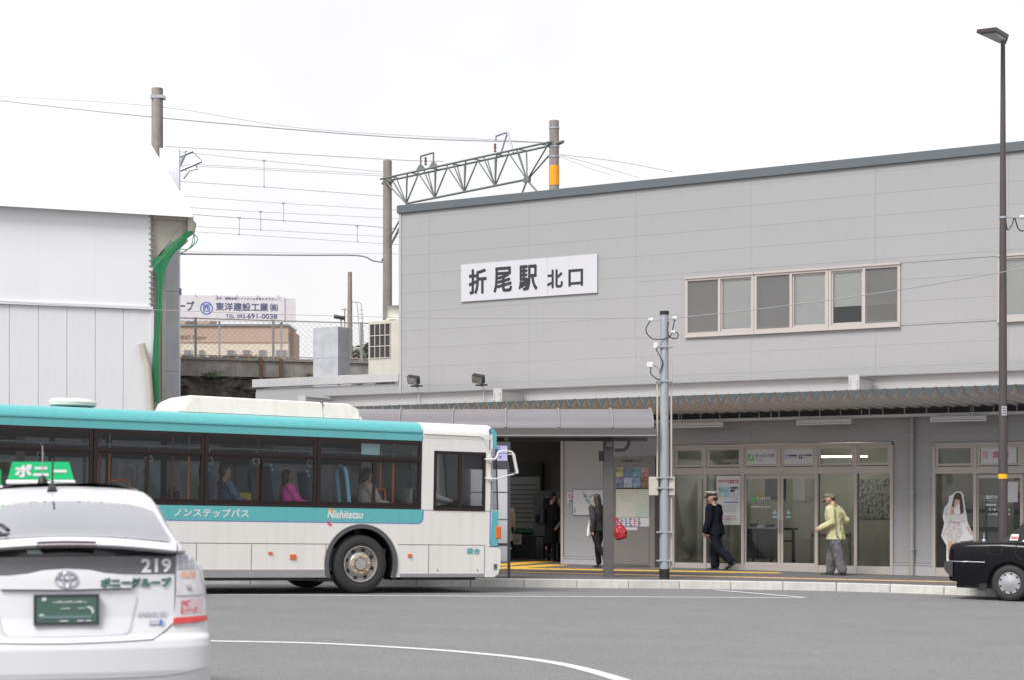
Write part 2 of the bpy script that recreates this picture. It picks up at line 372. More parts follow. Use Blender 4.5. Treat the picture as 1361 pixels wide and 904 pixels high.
def cut(r, hs):
    out = [r]
    for h in hs:
        nx = []
        for (a, b, c, d) in out:
            if h[0] >= c or h[2] <= a or h[1] >= d or h[3] <= b: nx.append((a, b, c, d)); continue
            if h[1] > b: nx.append((a, b, c, h[1]))
            if h[3] < d: nx.append((a, h[3], c, d))
            y0, y1 = max(b, h[1]), min(d, h[3])
            if h[0] > a: nx.append((a, y0, h[0], y1))
            if h[2] < c: nx.append((h[2], y0, c, y1))
        out = nx
    return out
for i in range(len(cols_s) - 1):
    for j in range(len(rows_z) - 1):
        s0, s1, z0, z1 = cols_s[i], cols_s[i + 1], rows_z[j], rows_z[j + 1]
        if s1 <= -9.8 and z0 > 4.5: continue
        for (a, b, c, d) in cut((s0, z0, s1, z1), OPEN_UP + OPEN_LO):
            if c - a < .03 or d - b < .03: continue
            bb('wall_panel', WALL, SB, a + .0014, c - .0014, -.006, .003, b + .0014, d - .0014)
wall_out = [(-14.56, -.4), (10.2, -.4), (10.2, 8.99), (-9.79, 8.99), (-9.79, 4.6), (-14.56, 4.6)]
def hole(r): return [(r[0], max(r[1], -.39)), (r[2], max(r[1], -.39)), (r[2], r[3]), (r[0], r[3])]
obj('wall', g_plate(wall_out, [hole(r) for r in OPEN_UP + OPEN_LO], .16, y0=.004), WALLB, SB)
for (a, b) in ((-14.58, -8.6), (-4.98, -2.01), (3.35, 4.26)):
    bb('base_trim', TRIMW, SB, a, b, -.04, .0, -.35, .17); bb('base_trim', TRIMW, SB, a, b, -.055, .0, .172, .205)
bb('side_wall', WALL, SB, -9.815, -9.80, .022, 7, 4.6, 8.99); bb('side_wall', WALL, SB, -14.585, -14.566, .022, 6, -.3, 4.6)
bb('rear_wall', WALLB, SB, -9.8, 10.2, 6.9, 7, 4.6, 8.99); bb('rear_wall', WALLB, SB, -14.5, 10.2, 6.02, 6.1, -.3, 4.59)
bb('roof', COPE, SB, -9.79, 10.2, .1, 6.98, 8.94, 8.985); bb('lower_roof', TRIMW, SB, -14.5, 10.2, .17, 6.0, 4.45, 4.58)
bb('coping', COPE, SB, -9.88, 10.2, -.07, .12, 8.995, 9.20, .008); bb('coping', COPE, SB, -9.88, -9.74, .125, 7.0, 8.995, 9.198)
PCOP = mat('parapet_coping_grey', (.36, .36, .37), .5)
bb('parapet_coping', PCOP, SB, -14.66, -9.83, -.06, .14, 4.64, 4.86, .006); bb('parapet_coping', PCOP, SB, -14.66, -14.5, .145, 6, 4.64, 4.858)
bb('corner_trim', TRIMW, SB, -9.84, -9.77, -.03, .0, 4.3, 8.99)
# steel eaves beam and its cantilevers
BEAM = mat('beam_grey', (.30, .30, .307), .5, var=.02); FLG = mat('flange_edge_grey', (.17, .165, .17), .5)  # flange colour is darkened to stand in for the shadow under it
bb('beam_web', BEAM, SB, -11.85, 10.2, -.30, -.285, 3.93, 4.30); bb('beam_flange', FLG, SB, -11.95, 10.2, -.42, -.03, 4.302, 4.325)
for s in (-11.85, -5.95, 3.0):
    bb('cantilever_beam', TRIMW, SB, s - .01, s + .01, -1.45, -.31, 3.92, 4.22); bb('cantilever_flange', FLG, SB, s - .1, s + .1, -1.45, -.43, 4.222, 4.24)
    bb('end_plate', TRIMW, SB, s - .12, s + .12, -1.49, -1.452, 3.9, 4.27)
    for dx in (-.08, .08):
        for dz in (3.98, 4.06, 4.14): obj('bolt', g_lathe([(.014, -1.51), (.014, -1.49)], 'y', 6, (s + dx, 0, dz)), STEEL, SB)
# folded plate canopy
PIT, AMP = .27, .165
CANM = mat('canopy_underside', (.78, .74, .71), .6, var=.06, scale=2, dirt=.15); CANT = mat('canopy_closure_slate', (.055, .072, .078), .45, var=.05, rand=.05)
def canopy_z(d): return 3.87 + (d + 2.5) * -.046
n0, n1 = -44, 37; V = []; F = []
for k in range(n0, n1 + 1):
    for ds, dz in ((-.015, 0), (.015, 0), (.115, -AMP), (.155, -AMP)):
        if k == n1 and dz: continue
        for d in (-2.5, -.02): V.append((k * PIT + ds, d, canopy_z(d) + dz))
for i in range(len(V) // 2 - 1): F.append((2 * i, 2 * i + 2, 2 * i + 3, 2 * i + 1))
vs2 = [(a, b, c + .014) for a, b, c in V]; nV = len(V)
obj('canopy_roof', (V + vs2, F + [tuple(q + nV for q in reversed(f)) for f in F]), CANM, SB)
EDG = mat('cut_edge_dark', (.03, .03, .034), .6)
obj('canopy_edge', (sum([[(p[0], -2.506, p[2] - .001), (p[0], -2.506, p[2] + .022)] for p in V[::2]], []), [(2 * i, 2 * i + 2, 2 * i + 3, 2 * i + 1) for i in range(len(V) // 2 - 1)]), EDG, SB)
clo = None
for k in range(n0, n1):
    s = k * PIT
    if clo is None:
        clo = obj('end_closure', g_plate([(.018, 0), (.252, 0), (.155, -AMP + .014), (.115, -AMP + .014)], (), .02), CANT, SB); o = clo
    else: o = clo.copy(); C.objects.link(o)
    o.location = (s, -2.488, canopy_z(-2.5) + .012)
DARKB = mat('dark_louvre', (.02, .021, .024), .6)
bb('vent_band', DARKB, SB, -4.9, 10.1, -.09, -.03, 3.44, 3.60)
for i in range(31): bb('vent_mullion', TRIMW, SB, -4.7 + i * .49, -4.675 + i * .49, -.11, -.092, 3.44, 3.60)
bb('band_rail', WHITE, SB, -4.9, 10.1, -.16, -.03, 3.40, 3.438)
tube('conduit_rail', WHITE, SB, [(-4.9, -.55, 3.43), (10.1, -.55, 3.43)], .022)
for i in range(6): tube('rail_hanger', TRIMW, SB, [(-3.9 + i * 2.3, -.55, 3.42), (-3.9 + i * 2.3, -.55, canopy_z(-.55))], .012, 6)
# drain pipe
PIPE = mat('pipe_beige', (.30, .285, .26), .5)
tube('drain_pipe', PIPE, SB, [(3.80, -.09, 3.4), (3.80, -.09, -.2)], .052, 12)
for z in (.5, 1.75, 3.0): bb('pipe_clip', STEEL, SB, 3.74, 3.87, -.15, -.03, z, z + .03)
# fluorescent fittings under the canopy: things
FLU = mat('unlit_tube', (.75, .75, .73), .3)
lab = ['leftmost white fluorescent fitting under the corrugated canopy, beside the silver pole', 'middle white fluorescent fitting under the canopy, above the ticket office doors', 'right white fluorescent fitting under the canopy, left of the brown lamp post']
for k, (sa, sb_) in enumerate([(-1.75, -.45), (1.35, 2.62), (4.4, 5.6)]):
    e = empty('fluorescent_fitting', fp((sa + sb_) / 2, -.62, 3.3), FA, lab[k], 'lamp', 'fluorescent fittings under the canopy'); w = (sb_ - sa) / 2
    obj('housing', ([(-w, -.05, 0), (w, -.05, 0), (w, .05, 0), (-w, .05, 0), (-w, -.03, .07), (w, -.03, .07), (w, .03, .07), (-w, .03, .07)], [(0, 1, 2, 3), (4, 5, 6, 7), (0, 1, 5, 4), (1, 2, 6, 5), (2, 3, 7, 6), (3, 0, 4, 7)]), WHITE, e)
    bb('end_cap', WHITE, e, -w, -w + .05, -.04, .04, -.045, -.002); bb('end_cap', WHITE, e, w - .05, w, -.04, .04, -.045, -.002)
    tube('fluorescent_tube', FLU, e, [(-w + .05, 0, -.025), (w - .05, 0, -.025)], .016)
    for q in (-.6, .6): tube('hanger', TRIMW, e, [(q * w, .03, .07), (q * w, .06, .14)], .01, 6)
# --- upper windows
BLIND = mat('blind_slats', (.86, .87, .84), .5, var=.03); SCREEN = mat('insect_screen', (.17, .17, .17), .8)
n_ = SCREEN.node_tree.nodes; n_['Principled BSDF'].inputs['Alpha'].default_value = .42
def upper_window(a, b, z0, z1, screens, drop=None):
    f = obj('window', g_plate(rect(a, z0, b, z1), [rect(a + .06, z0 + .08, (a + b) / 2 - .03, z1 - .07), rect((a + b) / 2 + .03, z0 + .08, b - .06, z1 - .07)], .10, y0=-.045), WINF, SB)
    bb('sill', WINF, f, a - .01, b + .01, -.08, -.047, z0 - .03, z0 + .02); bb('head', WINF, f, a - .01, b + .01, -.07, -.047, z1 - .02, z1 + .03)
    m = (a + b) / 2
    for k, (u, v) in enumerate(((a + .06, m - .03), (m + .03, b - .06))):
        y = .0 if k else -.01
        obj('sash', g_plate(rect(u, z0 + .08, v, z1 - .07), [rect(u + .035, z0 + .13, v - .035, z1 - .11)], .03, y0=y), WINF, f)
        bb('pane', GWIN, f, u + .03, v - .03, y + .012, y + .018, z0 + .125, z1 - .105)
        if k in screens: bb('insect_screen', SCREEN, f, u, v, -.018, -.016, z0 + .09, z1 - .08)
    zb = drop if drop else z0 + .1; gs = []; z = zb
    while z < z1 - .03:
        gs.append(g_box(((a + b) / 2, .05, z), (b - a - .1, .032, .002), Matrix.Rotation(R(-76), 3, 'X'))); z += .0285
    s = obj('blind', join(*gs), BLIND, f); s['kind'] = 'stuff'
    bb('blind_rail', BLIND, f, a + .05, b - .05, .04, .06, zb - .035, zb - .012)
upper_window(-1.68, .055, 5.44, 6.80, (0,)); upper_window(.065, 1.855, 5.44, 6.80, (0,)); upper_window(1.865, 3.52, 5.44, 6.80, (1,), 5.97)
upper_window(5.67, 7.4, 5.42, 6.81, ()); upper_window(7.41, 9.2, 5.42, 6.81, (1,))
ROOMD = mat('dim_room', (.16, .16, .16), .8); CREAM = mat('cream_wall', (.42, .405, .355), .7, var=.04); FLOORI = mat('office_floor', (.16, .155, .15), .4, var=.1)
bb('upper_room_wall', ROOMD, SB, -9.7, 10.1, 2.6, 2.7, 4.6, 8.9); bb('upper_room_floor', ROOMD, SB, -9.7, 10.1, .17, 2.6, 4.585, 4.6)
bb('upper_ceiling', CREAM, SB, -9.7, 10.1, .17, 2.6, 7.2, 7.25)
# --- glazed shop fronts
LAMP = mat('lit_tube', (1, 1, 1), .5, emit=(1, .97, .9), estr=11.)
def shopfront(ms, door, zt=2.87, zh0=2.18, zh1=2.34, tags=None):
    z0 = -.12
    bb('frame_head', FRAME, SB, ms[0], ms[-1], -.06, .08, zt - .06, zt, .004); bb('door_header', FRAME, SB, ms[0], ms[-1], -.06, .08, zh0, zh1, .004); bb('sill_rail', FRAME, SB, ms[0], ms[-1], -.05, .08, z0, .13, .004)
    for i, s in enumerate(ms):
        if i in door.get('nomull', ()):
            bb('mullion', FRAME, SB, s - .03, s + .03, -.065, .085, zh1 + .002, zt - .062); continue
        bb('mullion', FRAME, SB, s - .035, s + .035, -.068, .085, z0 - .01, zt - .062, .004)
    for i in range(len(ms) - 1):
        a, b = ms[i] + .036, ms[i + 1] - .036
        w = obj('transom_window', g_plate(rect(a, zh1 + .002, b, zt - .062), [rect(a + .06, zh1 + .07, b - .06, zt - .12)], .05, y0=-.04), FRAME, SB)
        bb('pane', GDOOR, w, a + .055, b - .055, -.01, -.004, zh1 + .065, zt - .115); bb('drip_slot', FRAMED, w, a + .04, b - .04, -.046, -.041, zh1 + .008, zh1 + .022)
        if i in door['doors']:
            d = obj('sliding_door', g_plate(rect(a - .03, .0, b + .03, zh0 - .02), [rect(a + .03, .17, b - .03, zh0 - .10)], .05, y0=.0), FRAME, SB)
            bb('pane', GDOOR, d, a + .025, b - .025, .02, .026, .165, zh0 - .095)
            hx = b + .005 if i == door['doors'][0] else a - .005
            bb('handle', STEEL, d, hx - .012, hx + .012, -.035, -.002, .85, 1.15)
        else: bb('shop_pane', GDOOR, SB, a - .03, b + .03, .0, .008, .12, zh0 + .01)
shopfront([-1.99, -1.17, -.22, .69, 1.58, 2.50, 3.33], {'doors': (2, 3), 'nomull': (3,)})
shopfront([4.28, 5.18, 6.2, 7.2, 8.4, 9.6], {'doors': (1, 2), 'nomull': (2,)}, zt=2.83, zh0=2.16, zh1=2.31)
bb('door_sensor', CREAMB, SB, .58, .80, -.10, -.062, 2.235, 2.27, .01)
# ticket signs in the transoms
def sign_panel(a, b, z0, z1, y=-.018): return bb('sign_panel', SIGNW, SB, a, b, y - .004, y, z0, z1)
p = sign_panel(-.13, .60, 2.40, 2.755)
bb('pictogram', GREENI, SB, -.095, .045, -.026, -.023, 2.49, 2.64); obj('pictogram', g_plate([(-.07, 2.52), (-.03, 2.52), (.02, 2.6), (.02, 2.62), (-.02, 2.62)], (), .001, y0=-.028), SIGNW, SB)
def sl(txt, m, x, z, w, h, y, bold=.0, **k): return lettering(txt, m, SB, x, z, w, h, y, bold, **k)
sl('きっぷうりば', INK, .09, 2.57, .46, .085, -.024, .002); sl('Tickets', INKG, .09, 2.49, .18, .045, -.024)
p = sign_panel(.79, 1.49, 2.40, 2.755)
bb('pictogram', BLUE, SB, .82, .90, -.026, -.023, 2.53, 2.62); bb('pictogram', SIGNW, SB, .832, .888, -.028, -.0262, 2.54, 2.59)
sl('新幹線', INK, .925, 2.57, .17, .055, -.024, .002); sl('Shinkansen', INKG, .925, 2.525, .17, .025, -.024)
bb('pictogram', INK, SB, 1.15, 1.23, -.026, -.023, 2.53, 2.62); bb('pictogram', SIGNW, SB, 1.17, 1.21, -.028, -.0262, 2.56, 2.60)
sl('JR在来線', INK, 1.255, 2.57, .20, .055, -.024, .002); sl('JR Lines', INKG, 1.255, 2.525, .12, .025, -.024)
p = sign_panel(5.30, 6.06, 2.37, 2.715)
for i in range(4): bb('pictogram', RED, SB, 5.335, 5.46, -.026, -.023, 2.49 + i * .04, 2.505 + i * .04)
sl('旅', RED, 5.56, 2.49, .13, .14, -.024, .003); sl('行', RED, 5.78, 2.49, .13, .14, -.024, .003)
# lettering stuck on the doors
WL = mat('vinyl_white', (.6, .6, .6), .5); LB = mat('vinyl_pale_blue', (.22, .40, .46), .5)
bb('sticker', GREENI, SB, -.03, .07, .014, .017, 1.55, 1.67); sl('きっぷうりば', WL, .10, 1.60, .34, .065, .014, .002); sl('Tickets', WL, .10, 1.555, .12, .03, .014)
sl('営業時間 5:30～23:30', WL, -.04, 1.42, .46, .04, .014, .001)
for s in (.49, .82):
    obj('sticker', g_plate([(s, 1.28), (s + .12, 1.28), (s + .06, 1.38)], (), .002, y0=.013), LB, SB); bb('sticker', LB, SB, s, s + .12, .013, .015, 1.19, 1.23)
sl('旅行センター', WL, 5.40, 1.62, .52, .075, .014, .003); sl('Travel Agency', WL, 5.42, 1.56, .3, .035, .014); sl('営業時間', WL, 5.40, 1.47, .22, .045, .014, .002)
sl('月～金 10:00～18:30', WL, 5.46, 1.37, .46, .045, .014, .002); sl('土･日･祝 10:00～17:30', WL, 5.46, 1.27, .46, .045, .014, .002)
bb('notice_sheet', SIGNW, SB, 5.85, 6.08, .015, .018, 1.55, 1.98)
# rooms behind the glass
def room(a, b, d, zt, wallm, lamps=(), back_h=None):
    bb('room_floor', FLOORI, SB, a, b, .17, d, -.16, -.10); bb('room_back', wallm, SB, a, b, d, d + .08, -.1, zt); bb('room_ceiling', CREAM, SB, a, b, .17, d, zt, zt + .05)
    bb('room_side', wallm, SB, a - .08, a, .17, d, -.1, zt); bb('room_side', wallm, SB, b, b + .08, .17, d, -.1, zt)
    for (x, y) in lamps: bb('ceiling_tube', LAMP, SB, x - .55, x + .55, y - .05, y + .05, zt - .34, zt - .31)
room(-2.05, 3.4, 3.6, 2.95, CREAM, [(-.6, 1.9), (1.3, 2.4)])
room(4.2, 9.8, 3.6, 2.95, CREAM, [(6.3, 2.2)])
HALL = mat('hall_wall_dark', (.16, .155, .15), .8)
room(-13, -4.9, 5.6, 3.2, HALL, [(-11.2, 3.2)])  # the hall tube is an added, unseen lamp that brightens the dark entrance
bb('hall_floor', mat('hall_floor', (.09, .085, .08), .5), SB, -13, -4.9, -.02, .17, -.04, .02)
# entrance surround
for (a, b, c, d) in ((-5.03, -4.97, -.2, 3.18),): bb('entrance_frame', FRAME, SB, a, b, -.05, .15, c, d)
bb('entrance_frame', FRAME, SB, -8.65, -4.97, -.05, .15, 3.16, 3.21)
# furniture in the ticket office
GREYM = mat('grey_steel', (.16, .165, .18), .5); DARKP = mat('poster_dark', (.05, .06, .09), .5)
def ft(name, s, d, label, cat, rz=0, group=None, z=-.1): return empty(name, fp(s, d, z), FA + rz, label, cat, group)
e = ft('counter_cabinet', -.71, 2.2, 'grey steel cabinet with papers on top, behind the left sliding door', 'cabinet')
bb('cabinet_body', GREYM, e, -.35, .35, -.25, .25, .28, 1.0, .01); bb('cabinet_door', GREYM, e, -.33, -.01, -.27, -.252, .31, .96); bb('cabinet_door', GREYM, e, .01, .33, -.27, -.252, .31, .96)
bb('cabinet_top', WHITE, e, -.37, .37, -.28, .27, 1.002, 1.03)
for x in (-.32, .32):
    for y in (-.2, .2): bb('leg', BLACK, e, x - .02, x + .02, y - .02, y + .02, 0, .278)
for i, (x, w, h) in enumerate([(-.2, .12, .09), (0, .2, .05), (.2, .16, .07)]):
    tag(bb('paper_tray', DARKP if i != 1 else SIGNW, None, 0, w, 0, .2, 0, h), ['small dark paper tray at the left end of the cabinet top', 'white paper stack in the middle of the cabinet top', 'dark paper tray at the right end of the cabinet top'][i], 'paper tray').matrix_world = fm(-.71 + x, 2.2, .935 + h / 2)
e = ft('writing_stand', .12, 2.0, 'black writing stand with bent steel leg behind the right sliding door', 'stand')
bb('stand_top', BLACK, e, -.3, .1, -.2, .2, .98, 1.03); bb('leg', BLACK, e, .03, .09, -.03, .03, 0, .978); bb('shelf', BLACK, e, -.28, .028, -.15, .15, .70, .73)
bb('foot', BLACK, e, -.2, .2, -.15, .15, 0.001, .02)
for k, (s, z, w, h, m) in enumerate([(-.95, 1.9, .55, .6, DARKP), (-.18, 1.86, .60, .6, mat('poster_pale', (.38, .38, .36), .5)), (-1.4, 1.72, .26, .26, mat('poster_ochre', (.4, .33, .12), .5)), (1.65, 1.62, .85, .95, ramp_mat('poster_grey_photo', [(.3, (.05, .05, .06)), (.6, (.4, .4, .4))], 14))]):
    o = tag(bb('wall_poster', m, None, 0, w, 0, .02, 0, h), ['dark blue poster on the cream back wall above the steel cabinet', 'pale framed notice on the cream back wall above the writing stand', 'small ochre notice on the cream wall left of the dark poster', 'grey photo poster at the right end of the ticket office'][k], 'poster')
    o.matrix_world = fm(s, 3.58, z)
e = ft('queue_barrier', 1.35, 1.4, 'silver queue barrier posts with a red belt inside the ticket office', 'barrier')
for x in (-.47, .47): tube('post', STEEL, e, [(x, 0, 0), (x, 0, .95)], .025); obj('base', g_lathe([(.16, 0.002), (.15, .03), (.03, .04)], 'z', 16, (x, 0, 0)), STEEL, e, True)
bb('belt', RED, e, -.45, .45, -.004, .004, .84, .90)
e = ft('glass_partition', -1.55, 1.4, 'tall green glass partition panel behind the leftmost shop pane', 'partition')
bb('pane', GDOOR, e, -.35, .35, 0, .01, .12, 2.2); bb('frame', FRAME, e, -.37, -.351, -.02, .03, 0, 2.2); bb('frame', FRAME, e, .351, .37, -.02, .03, 0, 2.2)
# poster in the second bay
e = empty('event_poster', fp(-.89, -.012, 1.02), FA, 'large white event poster with red lettering on the pane beside the sliding doors', 'poster')
bb('sheet', mat('poster_white', (.50, .52, .53), .5), e, 0, .60, 0, .006, 0, 1.13)
lettering('おかげさまで', RED, e, .04, .98, .26, .07, -.003, .001); lettering('137まつり', RED, e, .31, .95, .25, .10, -.003, .004)
bb('picture', ramp_mat('poster_photo', [(.3, (.08, .2, .06)), (.5, (.25, .42, .5)), (.7, (.5, .55, .55))], 9), e, .05, .33, -.004, -.001, .64, .88)
lettering('予約受付\n開始！', INK, e, .35, .76, .20, .12, -.003, .003); bb('picture', ramp_mat('poster_photo_grey', [(.3, (.3, .3, .33)), (.7, (.6, .6, .6))], 20), e, .38, .56, -.004, -.001, .58, .72)
bb('caption_bar', BLUE, e, .20, .55, -.004, -.001, .51, .535)
for i in range(6): bb('text_line', INKG, e, .05 + .02 * (i % 2), .5, -.004, -.001, .30 + i * .03, .305 + i * .03)
for i in range(2): lettering('お申し込みはこちら', RED, e, .08, .12 + i * .06, .42, .035, -.003, .001)
# grey hall furniture
e = ft('fare_chart', -9.35, 5.45, 'tall pale fare chart with rows of small print, at the back of the dark entrance', 'chart')
bb('chart_panel', mat('chart_pale', (.30, .31, .31), .5), e, -.65, .55, -.02, .02, .9, 2.35); bb('chart_header', BLACK, e, -.65, .55, -.04, .02, 2.352, 2.75); bb('chart_footer', mat('chart_green', (.03, .15, .07), .5), e, -.65, .55, -.03, .02, .78, .898)
for i in range(9): bb('print_row', INKG, e, -.55, .45, -.024, -.0205, 1.05 + i * .13, 1.09 + i * .13)
for i in range(2): bb('chart_post', BLACK, e, -.69 + i * 1.21, -.655 + i * 1.245, -.03, .03, 0, 2.75)
e = ft('leaflet_table', -8.6, 3.6, 'dark cloth-covered leaflet table carrying a small paper sign in the entrance', 'table')
bb('table_top', BLACK, e, -.9, .9, -.3, .3, .70, .73); bb('table_skirt', BLACK, e, -.88, .88, -.29, -.27, .02, .698)
for x in (-.85, .85): bb('leg', BLACK, e, x - .02, x + .02, .2, .25, 0, .698)
e = empty('paper_sign', fp(-8.45, 3.29, .40), FA, 'small white paper sign hung on the front of the leaflet table', 'sign')
bb('sheet', mat('paper_grey', (.4, .4, .4), .6), e, 0, .3, 0, .005, 0, .28); lettering('123', INK, e, .07, .06, .16, .08, -.003, .002); lettering('お知らせ', INK, e, .05, .19, .2, .05, -.003)
e = ft('ticket_machine', -8.15, 4.8, 'bulky rounded grey machine with a black screen behind the couple in the entrance', 'machine')
obj('housing', g_plate([(-.55, 0), (.55, 0), (.6, 1.3), (.5, 1.85), (.3, 1.95), (-.35, 1.95), (-.55, 1.8), (-.5, 1.2)], (), .5), mat('machine_grey', (.17, .175, .18), .5), e)
bb('screen', BLACK, e, -.2, .25, -.01, -.002, 1.5, 1.75)
# ------------------------------------------------------------------ station name sign
e = empty('station_name_sign', fp(-7.92, -.05, 6.61), FA, 'long white sign board with large black station name high on the grey facade', 'sign')
bb('board', SIGNW, e, 0, 2.52, 0, .03, 0, .935); bb('board', SIGNW, e, 2.524, 3.9, 0, .03, 0, .935)
lettering('折', INK, e, .25, .18, .50, .60, -.004, .017); lettering('尾', INK, e, .98, .18, .51, .60, -.004, .017); lettering('駅', INK, e, 1.71, .18, .51, .60, -.004, .017)
lettering('北', INK, e, 2.52, .19, .42, .43, -.004, .014); lettering('口', INK, e, 3.12, .20, .38, .39, -.004, .014)
# floodlights
for k, (s, zz) in enumerate(((-9.0, 4.46), (-7.06, 4.42))):
    e = empty('floodlight', fp(s, -.42, zz), FA, ['black floodlight on the eaves beam nearest the corner of the facade', 'black floodlight on the eaves beam below the station name sign'][k], 'floodlight', 'floodlights on the eaves beam')
    rot = Matrix.Rotation(R(28), 3, 'X') @ Matrix.Rotation(R(12), 3, 'Y')
    obj('housing', g_box((-.03, -.12, .17), (.30, .13, .20), rot), BLACK, e); obj('lens', g_box((-.03, -.19, .145), (.26, .01, .16), rot), GDOOR, e)
    bb('bracket', BLACK, e, -.14, .14, -.09, .04, .0, .035); tube('arm', BLACK, e, [(0, 0, -.02), (0, -.05, .12)], .02); tube('cable', TRIMW, e, [(.02, .02, -.02), (.02, .05, -.45)], .01, 6)
# wall map and no smoking sign
MAPP = ramp_mat('route_map_print', [(.3, (.44, .45, .47)), (.58, (.5, .51, .53)), (.68, (.30, .42, .42))], 5)
e = empty('wall_map', fp(-4.71, -.03, 1.22), FA, 'white framed area map on the wall right of the dark entrance', 'map')
bb('map_sheet', SIGNW, e, .01, .98, 0, .01, .01, .62); obj('frame', g_plate(rect(0, 0, .99, .63), [rect(.012, .012, .978, .618)], .02, y0=-.006), mat('frame_blue', (.12, .13, .25), .5), e)
GRN = mat('map_green', (.22, .33, .33), .6)
for (a, b, c, d) in ((.28, .57, .44, .36), (.32, .45, .40, .50), (.36, .38, .46, .30), (.44, .36, .60, .14), (.46, .44, .58, .50), (.3, .5, .38, .44)):
    v = Vector((c - a, 0, d - b)); nn = Vector((-v.z, 0, v.x)).normalized() * .02; A = Vector((a, -.002, b)); B = Vector((c, -.002, d))
    obj('map_block', ([A + nn, A - nn, B - nn, B + nn], [(0, 1, 2, 3)]), GRN, e)
lettering('北口駅前広場', INK, e, .04, .05, .05, .14, -.002)
e = empty('no_smoking_sign', fp(-4.86, -.03, 1.52), FA, 'small white no smoking sign with red ring left of the wall map', 'sign')
bb('plate', SIGNW, e, 0, .19, 0, .008, 0, .26); obj('ring', g_plate([(.095 + .065 * math.cos(t * math.pi / 12), .165 + .065 * math.sin(t * math.pi / 12)) for t in range(24)], [[(.095 + .05 * math.cos(t * math.pi / 12), .165 + .05 * math.sin(t * math.pi / 12)) for t in range(24)]], .002, y0=-.003), RED, e)
obj('bar', g_box((.095, -.004, .165), (.11, .002, .014), Matrix.Rotation(R(45), 3, 'Y')), RED, e); bb('cigarette', INK, e, .055, .135, -.0035, -.001, .158, .172); lettering('禁煙', INK, e, .05, .02, .09, .05, -.003, .001)
# information board kiosk
KB = mat('kiosk_bronze', (.15, .14, .13), .45, var=.05)
e = empty('information_board', fp(-3.46, -.30, -.05), FA, 'tall bronze information board with city map and eight small photos', 'information board')
bb('cabinet', KB, e, 0, 1.0, .0, .10, .08, 2.66, .01); bb('side_post', KB, e, 1.003, 1.12, -.02, .14, 0, 2.68, .01); bb('side_post', KB, e, -.06, -.003, -.02, .12, 0, 2.68, .01); bb('lower_panel', KB, e, .04, .96, -.012, -.001, .12, 1.0)
lettering('北九州市案内マップ', INK, e, .25, 2.54, .50, .06, -.003, .002)
pc = [((.40, .40, .18), (.1, .1, .05)), ((.12, .18, .32), (.1, .12, .15)), ((.16, .28, .40), (.05, .15, .08)), ((.34, .12, .10), (.3, .3, .3)), ((.08, .10, .24), (.3, .3, .35)), ((.22, .30, .45), (.5, .5, .5)), ((.2, .35, .55), (.12, .12, .1)), ((.35, .15, .06), (.05, .05, .05))]
for k, (c1, c2) in enumerate(pc):
    r_, c_ = divmod(k, 4); bb('photo_panel', ramp_mat('photo_print_%d' % k, [(.35, c2), (.6, c1)], 7 + k), e, .08 + c_ * .225, .295 + c_ * .225, -.008, -.001, 2.19 - r_ * .245, 2.42 - r_ * .245)
bb('map_panel', ramp_mat('city_map', [(.25, (.38, .43, .36)), (.5, (.46, .46, .42)), (.62, (.48, .46, .40)), (.75, (.25, .42, .46))], 4, edge=(9, .03, (.42, .38, .30))), e, .09, .97, -.008, -.001, 1.24, 1.90)
bb('map_border', INK, e, .09, .97, -.009, -.001, 1.903, 1.93)
bb('inset_map', ramp_mat('inset_map', [(.3, (.46, .46, .42)), (.65, (.30, .42, .36))], 6, edge=(12, .03, (.4, .3, .25))), e, .60, .965, -.012, -.0085, 1.245, 1.58)
bb('legend_panel', SIGNW, e, .09, .97, -.008, -.001, 1.02, 1.23)
for i in range(4):
    for j in range(6): bb('legend_mark', [INK, BLUE, RED, INKG, DARKP][(i * 5 + j * 3) % 5], e, .10 + j * .115, .145 + j * .115 + (.03 if (i + j) % 3 == 0 else 0), -.011, -.0085, 1.03 + i * .05, 1.06 + i * .05)
bb('notice_strip', SIGNW, e, .09, .66, -.016, -.013, .93, 1.0)
# cardboard figure in the travel office window
CB = mat('cardboard_white', (.62, .62, .64), .6); SKINP = mat('print_skin', (.50, .32, .25), .6); HAIRP = mat('print_hair', (.05, .035, .03), .6); DRESS = ramp_mat('print_dress', [(.35, (.38, .36, .38)), (.55, (.56, .54, .54))], 16)
e = empty('cardboard_figure', fp(4.44, -.018, .02), FA, 'flat cardboard cutout of a long haired woman in a white dress against the glass', 'cutout')
CH = 1.76
def cp(px, py): return ((px - 75) * .00256, (905 - py) * CH / 785)
def cpl(name, pts, m, y, t=.002): return obj(name, g_plate([cp(*q) for q in pts], (), t, y0=y), m, e)
cpl('board', [(170, 150), (190, 125), (215, 118), (245, 122), (262, 150), (268, 200), (282, 300), (300, 420), (335, 505), (378, 515), (380, 560), (330, 590), (240, 600), (200, 640), (185, 700), (180, 800), (150, 870), (148, 900), (112, 900), (118, 830), (118, 640), (72, 550), (88, 480), (100, 420), (85, 370), (100, 280), (135, 225), (140, 165)], CB, 0, .008)
cpl('hair', [(180, 170), (195, 140), (218, 130), (242, 140), (252, 180), (262, 250), (268, 320), (240, 345), (232, 280), (232, 200), (190, 195), (186, 250), (180, 330), (152, 345), (160, 280), (172, 220)], HAIRP, -.006)
cpl('face', [(184, 180), (195, 168), (222, 168), (234, 190), (232, 225), (215, 250), (196, 246), (182, 220)], SKINP, -.003)
cpl('dress', [(130, 260), (160, 245), (168, 330), (235, 330), (240, 250), (275, 270), (290, 400), (270, 420), (240, 420), (262, 520), (215, 600), (118, 600), (80, 545), (105, 480), (120, 420), (100, 370), (108, 290)], DRESS, -.0045)
cpl('belt', [(140, 405), (236, 420), (236, 430), (140, 415)], mat('print_belt', (.35, .16, .13), .6), -.007)
